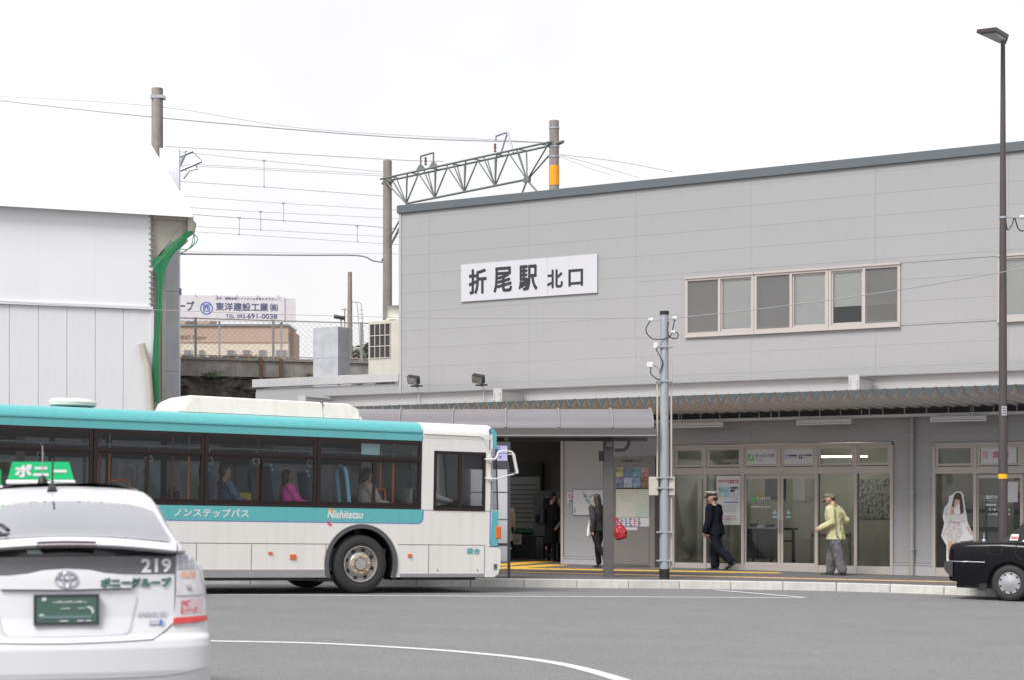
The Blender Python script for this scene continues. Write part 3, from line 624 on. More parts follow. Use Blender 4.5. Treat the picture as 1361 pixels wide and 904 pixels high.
cpl('arm', [(150, 330), (165, 270), (178, 265), (200, 235), (205, 262), (185, 285), (165, 345)], SKINP, -.0075); cpl('arm', [(290, 460), (306, 455), (330, 510), (365, 520), (362, 540), (320, 532)], SKINP, -.0075)
cpl('leg', [(130, 600), (172, 600), (172, 690), (160, 800), (140, 870), (130, 870), (135, 780), (128, 690)], SKINP, -.003); cpl('leg', [(180, 600), (214, 600), (196, 680), (190, 700), (182, 680)], SKINP, -.003)
# travel office furniture
e = ft('leaflet_rack', 5.0, 1.3, 'pale leaflet rack with white brochures behind the cardboard figure', 'rack')
bb('rack_panel', GREYM, e, -.55, .35, .02, .05, .3, 1.75)
for i in range(3):
    bb('shelf', WHITE, e, -.55, .35, -.12, .018, .7 + i * .4, .715 + i * .4)
    for j in range(3): bb('brochure', CB if (i + j) % 2 else SIGNW, e, -.5 + j * .28, -.26 + j * .28, -.05, -.04, .717 + i * .4, 1.0 + i * .4)
e = ft('brochure_shelf', 6.0, 2.4, 'dark shelving stocked with coloured brochures inside the travel office', 'shelf')
bb('back_panel', BLACK, e, -.7, 1.6, .1, .14, 0, 2.2)
cols = [mat('bro_%d' % i, c, .6) for i, c in enumerate([(.3, .06, .05), (.1, .2, .12), (.4, .38, .3), (.08, .12, .3), (.35, .1, .25)])]
for i in range(5):
    bb('shelf', GREYM, e, -.7, 1.6, -.1, .098, .35 + i * .38, .365 + i * .38)
    for j in range(9): bb('brochure', cols[(i * 3 + j * 2) % 5], e, -.66 + j * .25, -.47 + j * .25, -.06, -.05, .367 + i * .38, .60 + i * .38)
# air conditioner, duct box and vent on the lower roof
e = empty('air_conditioner', fp(-10.95, .75, 4.62), FA, 'cream rooftop air conditioner with caged grille at the left end of the facade', 'air conditioner')
ACM = mat('cream_enamel', (.46, .44, .39), .5, dirt=.1)
bb('casing', ACM, e, -.42, .78, 0, .75, .18, 1.75, .015); bb('grille_recess', FRAMED, e, -.36, .30, -.004, -.001, .72, 1.66)
for i in range(5): bb('grille_bar', ACM, e, -.37 + i * .165, -.35 + i * .165, -.02, -.005, .72, 1.66)
for i in range(4): bb('grille_bar', ACM, e, -.37, .31, -.024, -.0205, .72 + i * .31, .74 + i * .31)
obj('fan_ring', g_lathe([(.40, 1.752), (.34, 1.85), (.34, 2.05), (.40, 2.12), (.36, 2.12), (.31, 2.04), (.31, 1.76)], 'z', 28, (.35, .38, 0)), ACM, e, True)
bb('foot', STEEL, e, -.6, -.2, 0, .7, 0, .178); bb('foot', STEEL, e, .45, .8, 0, .7, 0, .178)
e2 = tag(bb('outdoor_unit', ACM, None, -.2, .2, 0, .3, 0, .32, .01), 'small cream box unit on the roof left of the air conditioner', 'box'); e2.matrix_world = fm(-11.9, .6, 4.75)
e = empty('duct_box', fp(-12.9, .9, 4.58), FA, 'pale galvanised duct box standing on the low roof', 'duct')
bb('casing', mat('zinc_sheet', (.38, .39, .415), .5, metal=.1, var=.18, scale=3, bump=.1, bscale=4), e, -.42, .42, 0, .55, 0, 1.72, .004); bb('seam', STEEL, e, -.425, .425, -.004, .555, .85, .862)
tag(bb('roof_vent', CONC, None, -.06, .06, -.06, .06, 0, .35), 'small vent stub poking above the slate roof edge', 'vent').matrix_world = fm(-1.55, 1.5, 9.16)
# ------------------------------------------------------------------ bus shelter
SH = empty('bus_shelter', (0, 0, 0), 0, 'bus shelter with curved smoky translucent roof and grey steel post', 'shelter')
SHM = mat('shelter_steel', (.085, .08, .078), .45, var=.05); SHR = mat('smoky_polycarbonate', (.15, .14, .15), .35, var=.05, scale=1.)
ya, yb = 36.6, 34.7
A0 = at(868, 572, 35.6); zf = 3.02
def sh(px, Y, z): return Vector(((px - CX) / FPX * Y, Y, z))
xe = 2.72; xl = -6.3
NB = 9; r_pts = [(35.9 + 1.1 * -math.cos(t * math.pi / 16), 2.98 + .42 * math.sin(t * math.pi / 16)) for t in range(17)]
segs = [xl + i * 1.03 for i in range(0, 10)]; segs = [s for s in segs if s < xe - .3] + [xe]
for i in range(len(segs) - 1):
    V = []
    for x in (segs[i] + .02, segs[i + 1] - .02):
        k = .0176 * 0
        for (y, z) in r_pts: V.append((x, y, z))
    n = len(r_pts); F = [(j, j + 1, n + j + 1, n + j) for j in range(n - 1)]
    V2 = [(a, b, c - .012) for a, b, c in V]; o = obj('roof_sheet', (V + V2, F + [tuple(q + 2 * n for q in reversed(f)) for f in F]), SHR, SH, True)
for s in segs: tube('roof_rib', mat('rib_grey', (.19, .18, .19), .45), SH, [(s, y, z + .012) for y, z in r_pts], .022, 6)
bb('front_gutter', SHM, SH, xl, xe + .05, 34.7, 34.82, 2.80, 2.98); bb('rear_gutter', SHM, SH, xl, xe + .05, 36.95, 37.07, 2.80, 2.98)
bb('front_lip', mat('shelter_light_trim', (.2, .195, .2), .4), SH, xl, xe + .06, 34.66, 34.695, 2.82, 2.85)
for s in segs[::2]: bb('cross_beam', SHM, SH, s - .04, s + .04, 34.83, 36.94, 2.80, 2.90)
for X in (1.88, -1.6, -5.0):
    gz = g(X, 35.2) + .14; bb('post', SHM, SH, X - .1, X + .1, 35.15, 35.35, gz, 2.8, .012)
    bb('bracket', SHM, SH, X - .06, X + .06, 34.83, 35.148, 2.62, 2.72)
bb('base_plate', SHM, SH, 1.76, 2.0, 35.05, 35.45, g(1.88, 35.2) + .145, g(1.88, 35.2) + .165)
bb('junction_box', BLACK, SH, 1.69, 1.775, 35.12, 35.2, 2.35, 2.55); tube('conduit', SHM, SH, catmull([(2.0, 35.2, 2.56), (2.2, 35.2, 2.58), (2.28, 35.2, 2.7), (2.28, 35.2, 2.8)], 4), .03)
# bus stop sign column
e = empty('bus_stop_sign', (-.33, 33.75, g(-.05, 33.75) + .145), 0, 'tall bus stop sign with lilac header and white panels between dark posts', 'sign')
SG = mat('sign_post_grey', (.05, .05, .055), .5); LIL = mat('lilac_panel', (.40, .38, .58), .5)
bb('post', SG, e, .245, .30, -.03, .03, 0, 2.55); bb('post', SG, e, -.50, -.445, -.03, .03, 0, 2.55); bb('top_rail', SG, e, -.444, .244, -.028, .028, 2.49, 2.55)
bb('header_panel', LIL, e, -.444, .244, -.02, .02, 2.20, 2.488)
bb('rail', SG, e, -.444, .244, -.022, .022, 2.04, 2.198); bb('panel', SIGNW, e, -.444, .244, -.02, .02, 1.62, 2.038); bb('rail', SG, e, -.444, .244, -.022, .022, 1.60, 1.618)
bb('panel', SIGNW, e, -.444, .244, -.02, .02, 1.11, 1.598); bb('rail', SG, e, -.444, .244, -.022, .022, 1.09, 1.108); bb('panel', SIGNW, e, -.444, .244, -.02, .02, .66, 1.088)
bb('rail', SG, e, -.444, .244, -.022, .022, .61, .658); bb('panel', SIGNW, e, -.444, .244, -.02, .02, .32, .608)
bb('header_line', BLUE, e, -.444, .244, -.024, -.021, 2.335, 2.342)
for i, ch in enumerate('折尾駅'): lettering(ch, BLUE, e, -.36 + i * .19, 2.36, .085, .10, -.022, .001)
lettering('折尾一丁目', BLUE, e, -.12, 2.25, .25, .045, -.022, .001); bb('header_mark', RED, e, -.2, -.145, -.024, -.021, 2.26, 2.285)
for i, ch in enumerate('のりば案内'): lettering(ch, INKG, e, -.20, 1.93 - i * .07, .05, .055, -.022)
# ------------------------------------------------------------------ poles in front of the station
px_, py_ = (883 - CX) / FPX * 34.9, 34.9; gz = g(px_, py_) + .14
e = empty('silver_pole', (px_, py_, gz), 0, 'round silver steel pole with cream boxes and insulators in front of the ticket office', 'pole')
ht = at(883, 415, 34.9).z - gz
tube('shaft', STEEL, e, [(0, 0, .2), (0, 0, ht * .5), (0, 0, ht - .04)], [.095, .088, .078], 20); tube('base_sleeve', BLACK, e, [(0, 0, 0), (0, 0, .199)], .1, 20); tube('cap', BLACK, e, [(0, 0, ht - .039), (0, 0, ht + .03)], .09, 20)
for x in (-.135, .135): tube('conduit', CREAMB, e, [(x, 0, .2 if x > 0 else 1.7), (x, 0, ht - (1.35 if x < 0 else .95))], .018, 8)
for z in (.35, .9, 1.75, 1.95, ht - 1.36, ht - .7): bb('strap', STEEL, e, -.16, .16, -.1, .03, z, z + .025)
bb('junction_box', CREAMB, e, -.30, -.12, -.06, .1, 1.62, 1.98, .01); bb('junction_box', CREAMB, e, .09, .20, -.06, .1, 1.62, 1.98, .01)
POR = mat('porcelain', (.6, .6, .6), .3)
for (x, z) in ((-.26, ht - .14), (.2, ht - .11), (.17, ht - .38)): obj('insulator', g_lathe([(.0, -.05), (.045, -.04), (.03, 0), (.05, .03), (0, .05)], 'x', 14, (x, 0, z)), POR, e, True)
tube('cross_arm', STEEL, e, [(-.26, 0, ht - .14), (.2, 0, ht - .11)], .012)
for pp in ([(-.28, 0, ht - .16), (-.36, -.05, ht - .35), (-.22, -.08, ht - .52), (.05, -.1, ht - .5), (.14, 0, ht - .4), (.2, 0, ht - .13)], [(.08, -.05, ht - .18), (.06, -.09, ht - .35), (.1, -.08, ht - .48), (.24, 0, ht - .5), (.26, 0, ht - .4), (.17, 0, ht - .36)], [(-.16, 0, ht - .72), (-.08, -.1, ht - .9), (-.04, -.1, ht - 1.0), (-.1, -.08, ht - 1.2)], [(-.26, 0, ht - 1.08), (-.26, -.02, ht - 1.2), (-.16, -.08, ht - 1.3), (-.08, -.09, ht - 1.32)]):
    tube('cable', BLACK, e, catmull(pp, 5), .011, 6)
bb('lamp_sensor', POR, e, -.21, -.13, -.06, .03, ht - .72, ht - .6, .01); bb('camera_box', POR, e, -.34, -.22, -.06, .04, ht - 1.08, ht - .98, .01); tube('arm', STEEL, e, [(-.22, 0, ht - 1.02), (-.05, 0, ht - 1.15)], .012, 6)
LX, LY = (1333 - CX) / FPX * 34.6, 34.6; gz = g(LX, LY) + .14; hl = at(1333, 52, LY).z - gz
e = empty('street_lamp', (LX, LY, gz), 0, 'tall dark brown street lamp with flat tilted head and yellow band', 'street lamp')
tube('shaft', BROWN, e, [(0, 0, 0), (0, 0, 2), (0, 0, hl * .55), (0, 0, hl)], [.09, .088, .07, .042], 20)
zb = at(0, 637, LY).z - gz; tube('yellow_band', mat('band_yellow', (.7, .38, .01), .4), e, [(0, 0, zb), (0, 0, zb + .09)], .0915, 20)
zs = at(0, 553, LY).z - gz; bb('sticker', SIGNW, e, -.045, .045, -.089, -.083, zs, zs + .17)
for i in range(3):
    for j in range(2): bb('sticker_print', INK, e, -.03 + j * .035, -.003 + j * .035, -.092, -.0895, zs + .02 + i * .05, zs + .05 + i * .05)
hv = [at(px, py, Y) - Vector((LX, LY, gz)) for px, py, Y in ((1297.5, 43, 34.15), (1323, 40, 33.9), (1340, 50, 34.75), (1337, 58, 34.8), (1328, 57, 34.8))]
hv2 = [p + Vector((.012, -.02, .06)) for p in hv]
obj('lamp_head', (hv + hv2, [(0, 1, 2, 3, 4), (9, 8, 7, 6, 5)] + [(i, (i + 1) % 5, (i + 1) % 5 + 5, i + 5) for i in range(5)]), BROWN, e)
cc = sum(hv, Vector()) / 5; obj('lamp_glass', ([cc + (p - cc) * .80 + Vector((0, -.012, -.012)) for p in hv], [(0, 1, 2, 3, 4)]), mat('lamp_glass_grey', (.30, .31, .30), .4), e)
zc = at(0, 290, LY).z - gz
tube('clamp', STEEL, e, [(0, 0, zc), (0, 0, zc + .04)], .075, 12); tube('arm', STEEL, e, [(.07, 0, zc + .02), (.45, 0, zc + .02)], .014, 6)
tube('cable', BLACK, e, catmull([(.05, 0, zc), (.09, 0, zc - .22), (.18, 0, zc - .1), (.22, 0, zc + .02), (.3, 0, zc - .2), (.42, 0, zc - .22), (.5, 0, zc)], 5), .012, 6); obj('insulator', g_lathe([(0, -.05), (.04, -.03), (.04, .03), (0, .05)], 'x', 12, (.36, 0, zc + .03)), POR, e, True)
# ------------------------------------------------------------------ people
def ell(c, r, rot=None, n=10):
    P = []; c = Vector(c); r = (r, r, r) if isinstance(r, (int, float)) else r
    for i in range(n // 2 + 1):
        ph = math.pi * i / (n // 2)
        for k in range(n if 0 < i < n // 2 else 1):
            th = 2 * math.pi * k / n; q = Vector((r[0] * math.sin(ph) * math.cos(th), r[1] * math.sin(ph) * math.sin(th), r[2] * math.cos(ph)))
            if rot is not None: q = rot @ q
            P.append(c + q)
    return P
def hull(bm, *parts):
    vs = [bm.verts.new(p) for L in parts for p in L]
    res = bmesh.ops.convex_hull(bm, input=vs)
    junk = [e for e in res['geom_interior'] if isinstance(e, bmesh.types.BMVert)]
    if junk: bmesh.ops.delete(bm, geom=list(set(junk)), context='VERTS')
def remesh(bm, vox, name, sm=2):
    me = bpy.data.meshes.new(name); bm.to_mesh(me); bm.free()
    o = bpy.data.objects.new(name, me); C.objects.link(o)
    md = o.modifiers.new('r', 'REMESH'); md.mode = 'VOXEL'; md.voxel_size = vox; md.use_smooth_shade = True
    if sm: ms = o.modifiers.new('s', 'SMOOTH'); ms.factor = .5; ms.iterations = sm
    out = bpy.data.meshes.new_from_object(o.evaluated_get(bpy.context.evaluated_depsgraph_get()))
    bpy.data.objects.remove(o); bpy.data.meshes.remove(me); return out
def folds(me, amp, seed=0., f=9.):
    nr = [v.normal.copy() for v in me.vertices]; cs = [v.co.copy() for v in me.vertices]; out = []
    for p, n_ in zip(cs, nr):
        a = noise.noise(Vector((p.x * f, p.y * f, p.z * f * .55 + seed))); b = noise.noise(Vector((p.x * f * 2.3, p.y * f * 2.3, p.z * f * 1.6 - seed)))
        out += list(p + n_ * (a * amp + b * amp * .5))
    me.vertices.foreach_set('co', out); me.update()
    return me
SKIN = mat('skin', (.42, .25, .18), .5, var=.05); HAIR = mat('black_hair', (.012, .01, .01), .55, var=.2, scale=30); SHOE = mat('black_shoes', (.015, .015, .016), .35)
def seg(p, ang, side, L):      # limb direction: ang forward swing in degrees from straight down, side outward
    a, s = R(ang), R(side); return Vector(p) + Vector((math.sin(a), math.sin(s) * math.cos(a), -math.cos(a) * math.cos(s))) * L
def person(label, loc, yaw, ht=1.72, lean=3, head=0, nod=0, legs=((15, 5), (-20, -35)), arms=((10, 25, 6), (-10, 10, 6)), out=None, group=None, hip=None, vox=.011, hide=()):
    out = out or {}; root = empty('person', loc, yaw, label, 'person', group); k = ht / 1.72
    kb = out.get('bulk', 1.0); KS = (k * kb, k * kb, k); J = {}; hz = hip if hip is not None else .90
    pel = Vector((0, 0, hz)); L_ = R(lean); up = Vector((math.sin(L_), 0, math.cos(L_)))
    che = pel + up * .36; nek = pel + up * .53; hd = nek + Vector((math.sin(L_ + R(nod) * .5) * .19, 0, math.cos(L_ + R(nod) * .5) * .155)) 
    hr = Matrix.Rotation(R(head), 3, 'Z') @ Matrix.Rotation(R(nod + lean), 3, 'Y')
    fem = out.get('female', False); sw = .165 if fem else .19
    for i, s in ((0, -1), (1, 1)):
        J['hip', i] = pel + Vector((0, s * .09, -.02)); J['kn', i] = seg(J['hip', i], legs[i][0], s * 2, .43); J['an', i] = seg(J['kn', i], legs[i][1], 0, .41)
        J['sh', i] = pel + up * .475 + Vector((0, s * sw, 0)); J['el', i] = seg(J['sh', i], arms[i][0], s * arms[i][2], .29)
        J['wr', i] = seg(J['el', i], arms[i][1], s * (arms[i][3] if len(arms[i]) > 3 else 0), .25)
    # body: one continuous surface from head to feet with separate fingers
    b = bmesh.new()
    hull(b, ell(pel, (.11, .16, .11)), ell(pel + up * .18, (.09, .13, .08))); hull(b, ell(pel + up * .18, (.09, .13, .08)), ell(che, (.11, .15, .12)))
    hull(b, ell(che + up * .03, (.10, .15, .1)), ell(pel + up * .46, (.06, sw - .02, .05))); hull(b, ell(nek - up * .05, .06), ell(nek + up * .06, .052))
    hull(b, ell(hd + hr @ Vector((-.01, 0, .025)), (.098, .078, .095)), ell(hd + hr @ Vector((.035, 0, -.075)), (.045, .045, .04))); hull(b, ell(hd + hr @ Vector((.02, 0, .02)), (.078, .068, .08)), ell(hd + hr @ Vector((.03, 0, -.05)), (.055, .058, .04)))
    hull(b, ell(hd + hr @ Vector((.092, 0, .015)), (.008, .01, .012)), ell(hd + hr @ Vector((.112, 0, -.02)), (.013, .015, .012)))     # nose
    hull(b, ell(hd + hr @ Vector((.088, 0, -.058)), (.012, .022, .010))); hull(b, ell(hd + hr @ Vector((.078, 0, -.095)), (.018, .022, .016)))      # lips, chin
    for s in (-1, 1): hull(b, ell(hd + hr @ Vector((0, s * .08, .0)), (.02, .01, .032)))
    for i, s in ((0, -1), (1, 1)):
        hull(b, ell(J['hip', i], .09), ell(J['kn', i], .056)); hull(b, ell(J['kn', i], .055), ell(J['kn', i].lerp(J['an', i], .35) + Vector((-.015, 0, 0)), .056), ell(J['an', i], .038))
        fd = R(legs[i][1]); ft_ = Vector((math.cos(fd * .8), 0, math.sin(fd * .8)))
        hull(b, ell(J['an', i] + Vector((-.01, 0, -.03)), .026), ell(J['an', i] + ft_ * .07 + Vector((0, 0, -.04)), (.03, .025, .012)))
        hull(b, ell(J['sh', i], .06), ell(J['el', i], .042)); hull(b, ell(J['el', i], .043), ell(J['wr', i], .028))
        d = (J['wr', i] - J['el', i]).normalized(); sd = Vector((1, 0, 0)) - d * d.x
        if sd.length < .4: sd = Vector((0, 0, 1)) - d * d.z
        sd.normalize(); nm = d.cross(sd)
        if (Vector((0, -s, 0))).dot(nm) < 0: nm = -nm     # palm faces the body
        w = J['wr', i]; hull(b, ell(w + d * .015, .024), ell(w + d * .085 + sd * .028, .014), ell(w + d * .085 - sd * .028, .014))
        for q, Lf in enumerate((.068, .078, .072, .056)):
            base = w + d * .085 + sd * (.03 - q * .02); mid = base + (d * .85 + nm * .35) * Lf * .55; tip = mid + (d * .45 + nm * .8) * Lf * .5
            hull(b, ell(base, .0095, n=6), ell(mid, .0088, n=6)); hull(b, ell(mid, .0088, n=6), ell(tip, .0078, n=6))
        th0 = w + d * .03 + sd * .024; th1 = th0 + (d * .6 + sd * .75) * .035; th2 = th1 + (d * .8 + nm * .4 + sd * .1) * .03
        hull(b, ell(th0, .013, n=6), ell(th1, .011, n=6)); hull(b, ell(th1, .011, n=6), ell(th2, .009, n=6))
    body = obj('body', remesh(b, vox * .75, 'body', 1), SKIN, root); body.data.materials.clear(); body.data.materials.append(out.get('skin', SKIN)); body.scale = KS
    def part(name, bm, m, amp=0., vx=vox, sm=2, seed=0.):
        me = remesh(bm, vx, name, sm)
        if amp: folds(me, amp, seed)
        o = obj(name, me, m, root); me.materials.clear(); me.materials.append(m); o.scale = KS; return o
    for s in (-1, 1):
        o = obj('eye', g_lathe([(0, -.004), (.010, 0), (0, .004)], 'x', 8, hd + hr @ Vector((.094, s * .032, .008))), BLACK, root); o.scale = KS
        o = obj('eyebrow', g_box(hd + hr @ Vector((.096, s * .032, .027)), (.008, .028, .006), hr), out.get('hairm', HAIR), root); o.scale = KS
    # trousers
    b = bmesh.new(); tw = out.get('leg_w', .012)
    hull(b, ell(pel + Vector((0, 0, .06)), (.115, .165, .05)), ell(pel + Vector((0, 0, -.06)), (.12, .17, .09)))
    for i in (0, 1):
        hull(b, ell(J['hip', i] + Vector((0, 0, -.02)), .098 + tw * .5), ell(J['kn', i], .066 + tw)); hull(b, ell(J['kn', i], .066 + tw), ell(J['an', i] + Vector((0, 0, .03 if not out.get('boots') else .06)), .050 + tw))
    part('trousers', b, out['trousers'], .008 + tw * .35, seed=len(label))
    # shoes
    for i in (0, 1):
        b = bmesh.new(); a = J['an', i]; fa = R(legs[i][1] * .85 if legs[i][1] < -15 else 0); f = Vector((math.cos(fa), 0, math.sin(fa))); u = Vector((-math.sin(fa), 0, math.cos(fa)))
        hull(b, ell(a - f * .045 - u * .045, (.04, .038, .03)), ell(a + f * .09 - u * .052, (.045, .046, .024))); hull(b, ell(a + f * .08 - u * .055, (.045, .046, .022)), ell(a + f * .165 - u * .06, (.035, .04, .018)))
        hull(b, ell(a, .045), ell(a - f * .02 - u * .04, .044), ell(a + f * .08 - u * .05, .03))
        if out.get('boots'): hull(b, ell(a, .05), ell(a.lerp(J['kn', i], .3), .058)); hull(b, ell(a - f * .05 - u * .1, .018), ell(a - f * .045 - u * .05, .03))
        part('shoe', b, out.get('shoe', SHOE), 0, .009)
    # jacket or coat
    jw = out.get('jacket_w', .02); jl = out.get('jacket_len', -.10); b = bmesh.new()
    hull(b, ell(pel + up * .15, (.105 + jw, .15 + jw, .09)), ell(che, (.12 + jw, .16 + jw, .12))); hull(b, ell(che + up * .02, (.115 + jw, .16 + jw, .12)), ell(pel + up * .475, (.065 + jw * .6, sw + .005, .045)))
    hull(b, ell(pel + up * .15, (.10 + jw, .145 + jw, .06)), ell(pel + Vector((0, 0, jl)), (.125 + jw * 1.3, .17 + jw * 1.2, .02)))
    hull(b, ell(nek - up * .03, (.07, .075, .03)), ell(pel + up * .46, (.08, .12, .04)))
    sl_ = out.get('sleeve', 1.)
    for i in (0, 1):
        hull(b, ell(J['sh', i], .07 + jw * .4), ell(J['el', i], .054 + jw * .5)); hull(b, ell(J['el', i], .054 + jw * .5), ell(J['el', i].lerp(J['wr', i], sl_), .042 + jw * .4))
        if out.get('hood') is None: pass
    part('jacket', b, out['jacket'], out.get('fold', .010), seed=3. + len(label))
    if out.get('collar'):
        b = bmesh.new(); hull(b, ell(nek + up * .005, (.062, .065, .025))); part('shirt_collar', b, out['collar'], 0, .008)
    if out.get('under'):
        b = bmesh.new(); hull(b, ell(pel + up * .1, (.115, .155, .05)), ell(pel + Vector((.01, 0, -.08)), (.13, .172, .02))); part('shirt', b, out['under'], .006)
    # hair
    hs = out.get('hair', 'short'); hm = out.get('hairm', HAIR); b = bmesh.new()
    if not out.get('cap'): hull(b, ell(hd + hr @ Vector((-.028, 0, .038)), (.093, .087, .093)))
    else: hull(b, ell(hd + hr @ Vector((-.025, 0, .01)), (.082, .080, .05)))
    hull(b, ell(hd + hr @ Vector((-.045, 0, -.01)), (.058, .076, .06))) if out.get('cap') else hull(b, ell(hd + hr @ Vector((-.05, 0, -.01)), (.062, .082, .075)))
    if hs == 'long':
        hull(b, ell(hd + hr @ Vector((-.05, 0, .02)), (.075, .09, .09)), ell(che + Vector((-.11, 0, .0)), (.05, .11, .05))); hull(b, ell(che + Vector((-.11, 0, .0)), (.05, .11, .05)), ell(che + Vector((-.12, 0, -.14)), (.03, .08, .04)))
    if hs == 'bob': hull(b, ell(hd + hr @ Vector((-.03, 0, .02)), (.085, .098, .09)), ell(hd + hr @ Vector((-.04, 0, -.10)), (.06, .095, .04)))
    part('hair', b, hm, .006, .010, 1)
    if out.get('cap'):
        kind, cm, bm_ = out['cap']; cg = root
        b = bmesh.new()
        if kind == 'officer':
            hull(b, ell(hd + hr @ Vector((-.01, 0, .07)), (.108, .09, .02)), ell(hd + hr @ Vector((-.005, 0, .098)), (.11, .093, .015))); band = b
            part('cap_band', band, bm_, 0, .008)
            b = bmesh.new(); hull(b, ell(hd + hr @ Vector((-.005, 0, .108)), (.112, .1, .012)), ell(hd + hr @ Vector((.0, 0, .145)), (.14, .128, .018))); part('cap', b, cm, 0, .008)
        else:
            hull(b, ell(hd + hr @ Vector((-.015, 0, .055)), (.108, .09, .03)), ell(hd + hr @ Vector((-.012, 0, .10)), (.085, .075, .045))); part('cap', b, cm, .002, .008)
        b = bmesh.new(); q = .065 if kind == 'officer' else .05
        hull(b, ell(hd + hr @ Vector((.07, 0, q)), (.03, .07, .008)), ell(hd + hr @ Vector((.155, 0, q - .025)), (.02, .045, .007))); part('cap_brim', b, bm_ if kind == 'officer' else cm, 0, .007)
    zmin = 0
    return root, J, k, hd
NAVY = mat('navy_wool', (.007, .008, .015), .8, var=.15, spec=.12); WHT = mat('white_cloth', (.6, .6, .6), .8); BLK = mat('black_cloth', (.012, .012, .014), .85, var=.2, spec=.12)
LIME = mat('pale_lime_cloth', (.44, .43, .25), .85, var=.03, spec=.15); GREYT = mat('grey_trouser_cloth', (.115, .108, .118), .85, spec=.2, var=.14, scale=14); OLIVE = mat('olive_cap', (.12, .115, .09), .8); DGREEN = mat('dark_green_shirt', (.02, .05, .035), .8)
GJ = mat('charcoal_jacket', (.035, .033, .038), .8, spec=.15, var=.15); BEIGE = mat('beige_coat', (.30, .27, .22), .8); PINK = mat('pink_jacket', (.65, .06, .36), .7); PLAID = ramp_mat('blue_plaid', [(.4, (.02, .03, .06)), (.6, (.10, .16, .24))], 30); HOODG = mat('grey_hoodie', (.42, .37, .34), .85, var=.1)
def pav(px, py, l=.15): return gnd(px, py, l)
WEST = FA + math.pi      # walking towards the left along the facade
def stand(root, J, k):   # drop the figure so that the lower foot touches the ground
    lo = min(J['an', 0].z, J['an', 1].z) - .078; root.location.z -= lo * k
p = pav(951, 758.6); r, J, k, _ = person('man in white peaked cap and navy suit walking left past the poster', p, R(150), 1.74, 4, 12, 6, ((9, -2), (-12, -42)), ((10, 22, 5), (2, 16, 6)),
    {'trousers': NAVY, 'jacket': NAVY, 'cap': ('officer', WHT, BLACK), 'collar': WHT, 'bulk': 1.16, 'jacket_w': .05, 'jacket_len': -.12, 'leg_w': .034, 'fold': .014}); stand(r, J, k)
p = pav(1111, 765.6); r, J, k, _ = person('man in pale lime jacket, olive cap and grey trousers standing by the ticket office', p, R(152), 1.76, 6, 10, 26, ((14, 6), (-10, -12)), ((-34, 40, 14), (-10, 62, 8)),
    {'trousers': GREYT, 'jacket': LIME, 'cap': ('cap', OLIVE, OLIVE), 'under': DGREEN, 'collar': DGREEN, 'bulk': 1.12, 'jacket_w': .055, 'jacket_len': -.16, 'leg_w': .042, 'fold': .015}); stand(r, J, k)
p = pav(793.5, 755.5); r, J, k, _ = person('long haired woman in charcoal jacket and black trousers passing behind the shelter post', p, R(132), 1.67, 2, -10, 4, ((10, -4), (-20, -42)), ((-6, 62, 6), (-22, 4, 12)),
    {'trousers': BLK, 'jacket': GJ, 'hair': 'long', 'female': True, 'boots': True, 'jacket_len': -.06, 'jacket_w': .03, 'leg_w': .016}); stand(r, J, k); woman = (r, J, k)
REDL = mat('red_leather', (.33, .02, .03), .4, var=.12, scale=20)
b = bmesh.new(); hull(b, ell((0, 0, .16), (.13, .085, .05)), ell((0, 0, 0), (.20, .12, .06))); hull(b, ell((0, 0, 0), (.20, .12, .06)), ell((0, 0, -.12), (.17, .11, .05)))
e = empty('handbag', pav(824, 755.5) + Vector((.0, -.12, .80)), R(-20), 'bright red leather handbag hanging behind the woman at the shelter post', 'handbag')
bag = obj('bag_body', folds(remesh(b, .012, 'bag_body'), .016, 2, 14), REDL, e); bag.data.materials.clear(); bag.data.materials.append(REDL); bag.rotation_euler = (0, R(-12), 0); e.scale = (.88, .88, .9)
for y in (-.05, .05): tube('handle', REDL, e, catmull([(-.12, y, .16), (-.15, y, .32), (-.13, y * .6, .40), (-.07, y, .32), (.08, y, .17)], 6), .011, 6)
b = bmesh.new(); hull(b, ell((0, 0, .1), (.03, .10, .02)), ell((0, 0, -.12), (.05, .13, .03)))
e = empty('white_bag', pav(783, 755.5) + Vector((.0, -.05, .86)), R(165), 'small white bag held in front of the woman', 'bag'); o = obj('bag_body', folds(remesh(b, .012, 'b'), .01), WHT, e); o.data.materials.clear(); o.data.materials.append(WHT)
tube('handle', WHT, e, catmull([(0, -.05, .1), (0, -.03, .2), (0, .03, .2), (0, .05, .1)], 5), .006, 6)
hp = fp(-5.75, 1.7, .02)
r, J, k, _ = person('person in long black coat with a backpack standing in the dark entrance', fp(-6.2, 1.5, .02), R(20), 1.74, 3, 0, 14, ((3, 0), (-4, -4)), ((10, 60, 6), (10, 60, 6)), {'trousers': BLK, 'jacket': BLK, 'jacket_len': -.45, 'jacket_w': .05, 'collar': WHT}, vox=.015); stand(r, J, k)
e = empty('backpack', Vector(fp(-6.2, 1.5, 1.2)) + Vector((-.23, -.08, 0)), R(20), 'navy backpack on the back of the person in the black coat', 'backpack')
b = bmesh.new(); hull(b, ell((0, 0, .15), (.08, .13, .08)), ell((-.02, 0, -.16), (.1, .15, .09))); o = obj('bag_body', folds(remesh(b, .015, 'b'), .01), NAVY, e); o.data.materials.clear(); o.data.materials.append(mat('backpack_navy', (.02, .022, .04), .7))
bb('pocket', NAVY, e, -.15, -.1, -.1, .1, -.18, 0, .02)
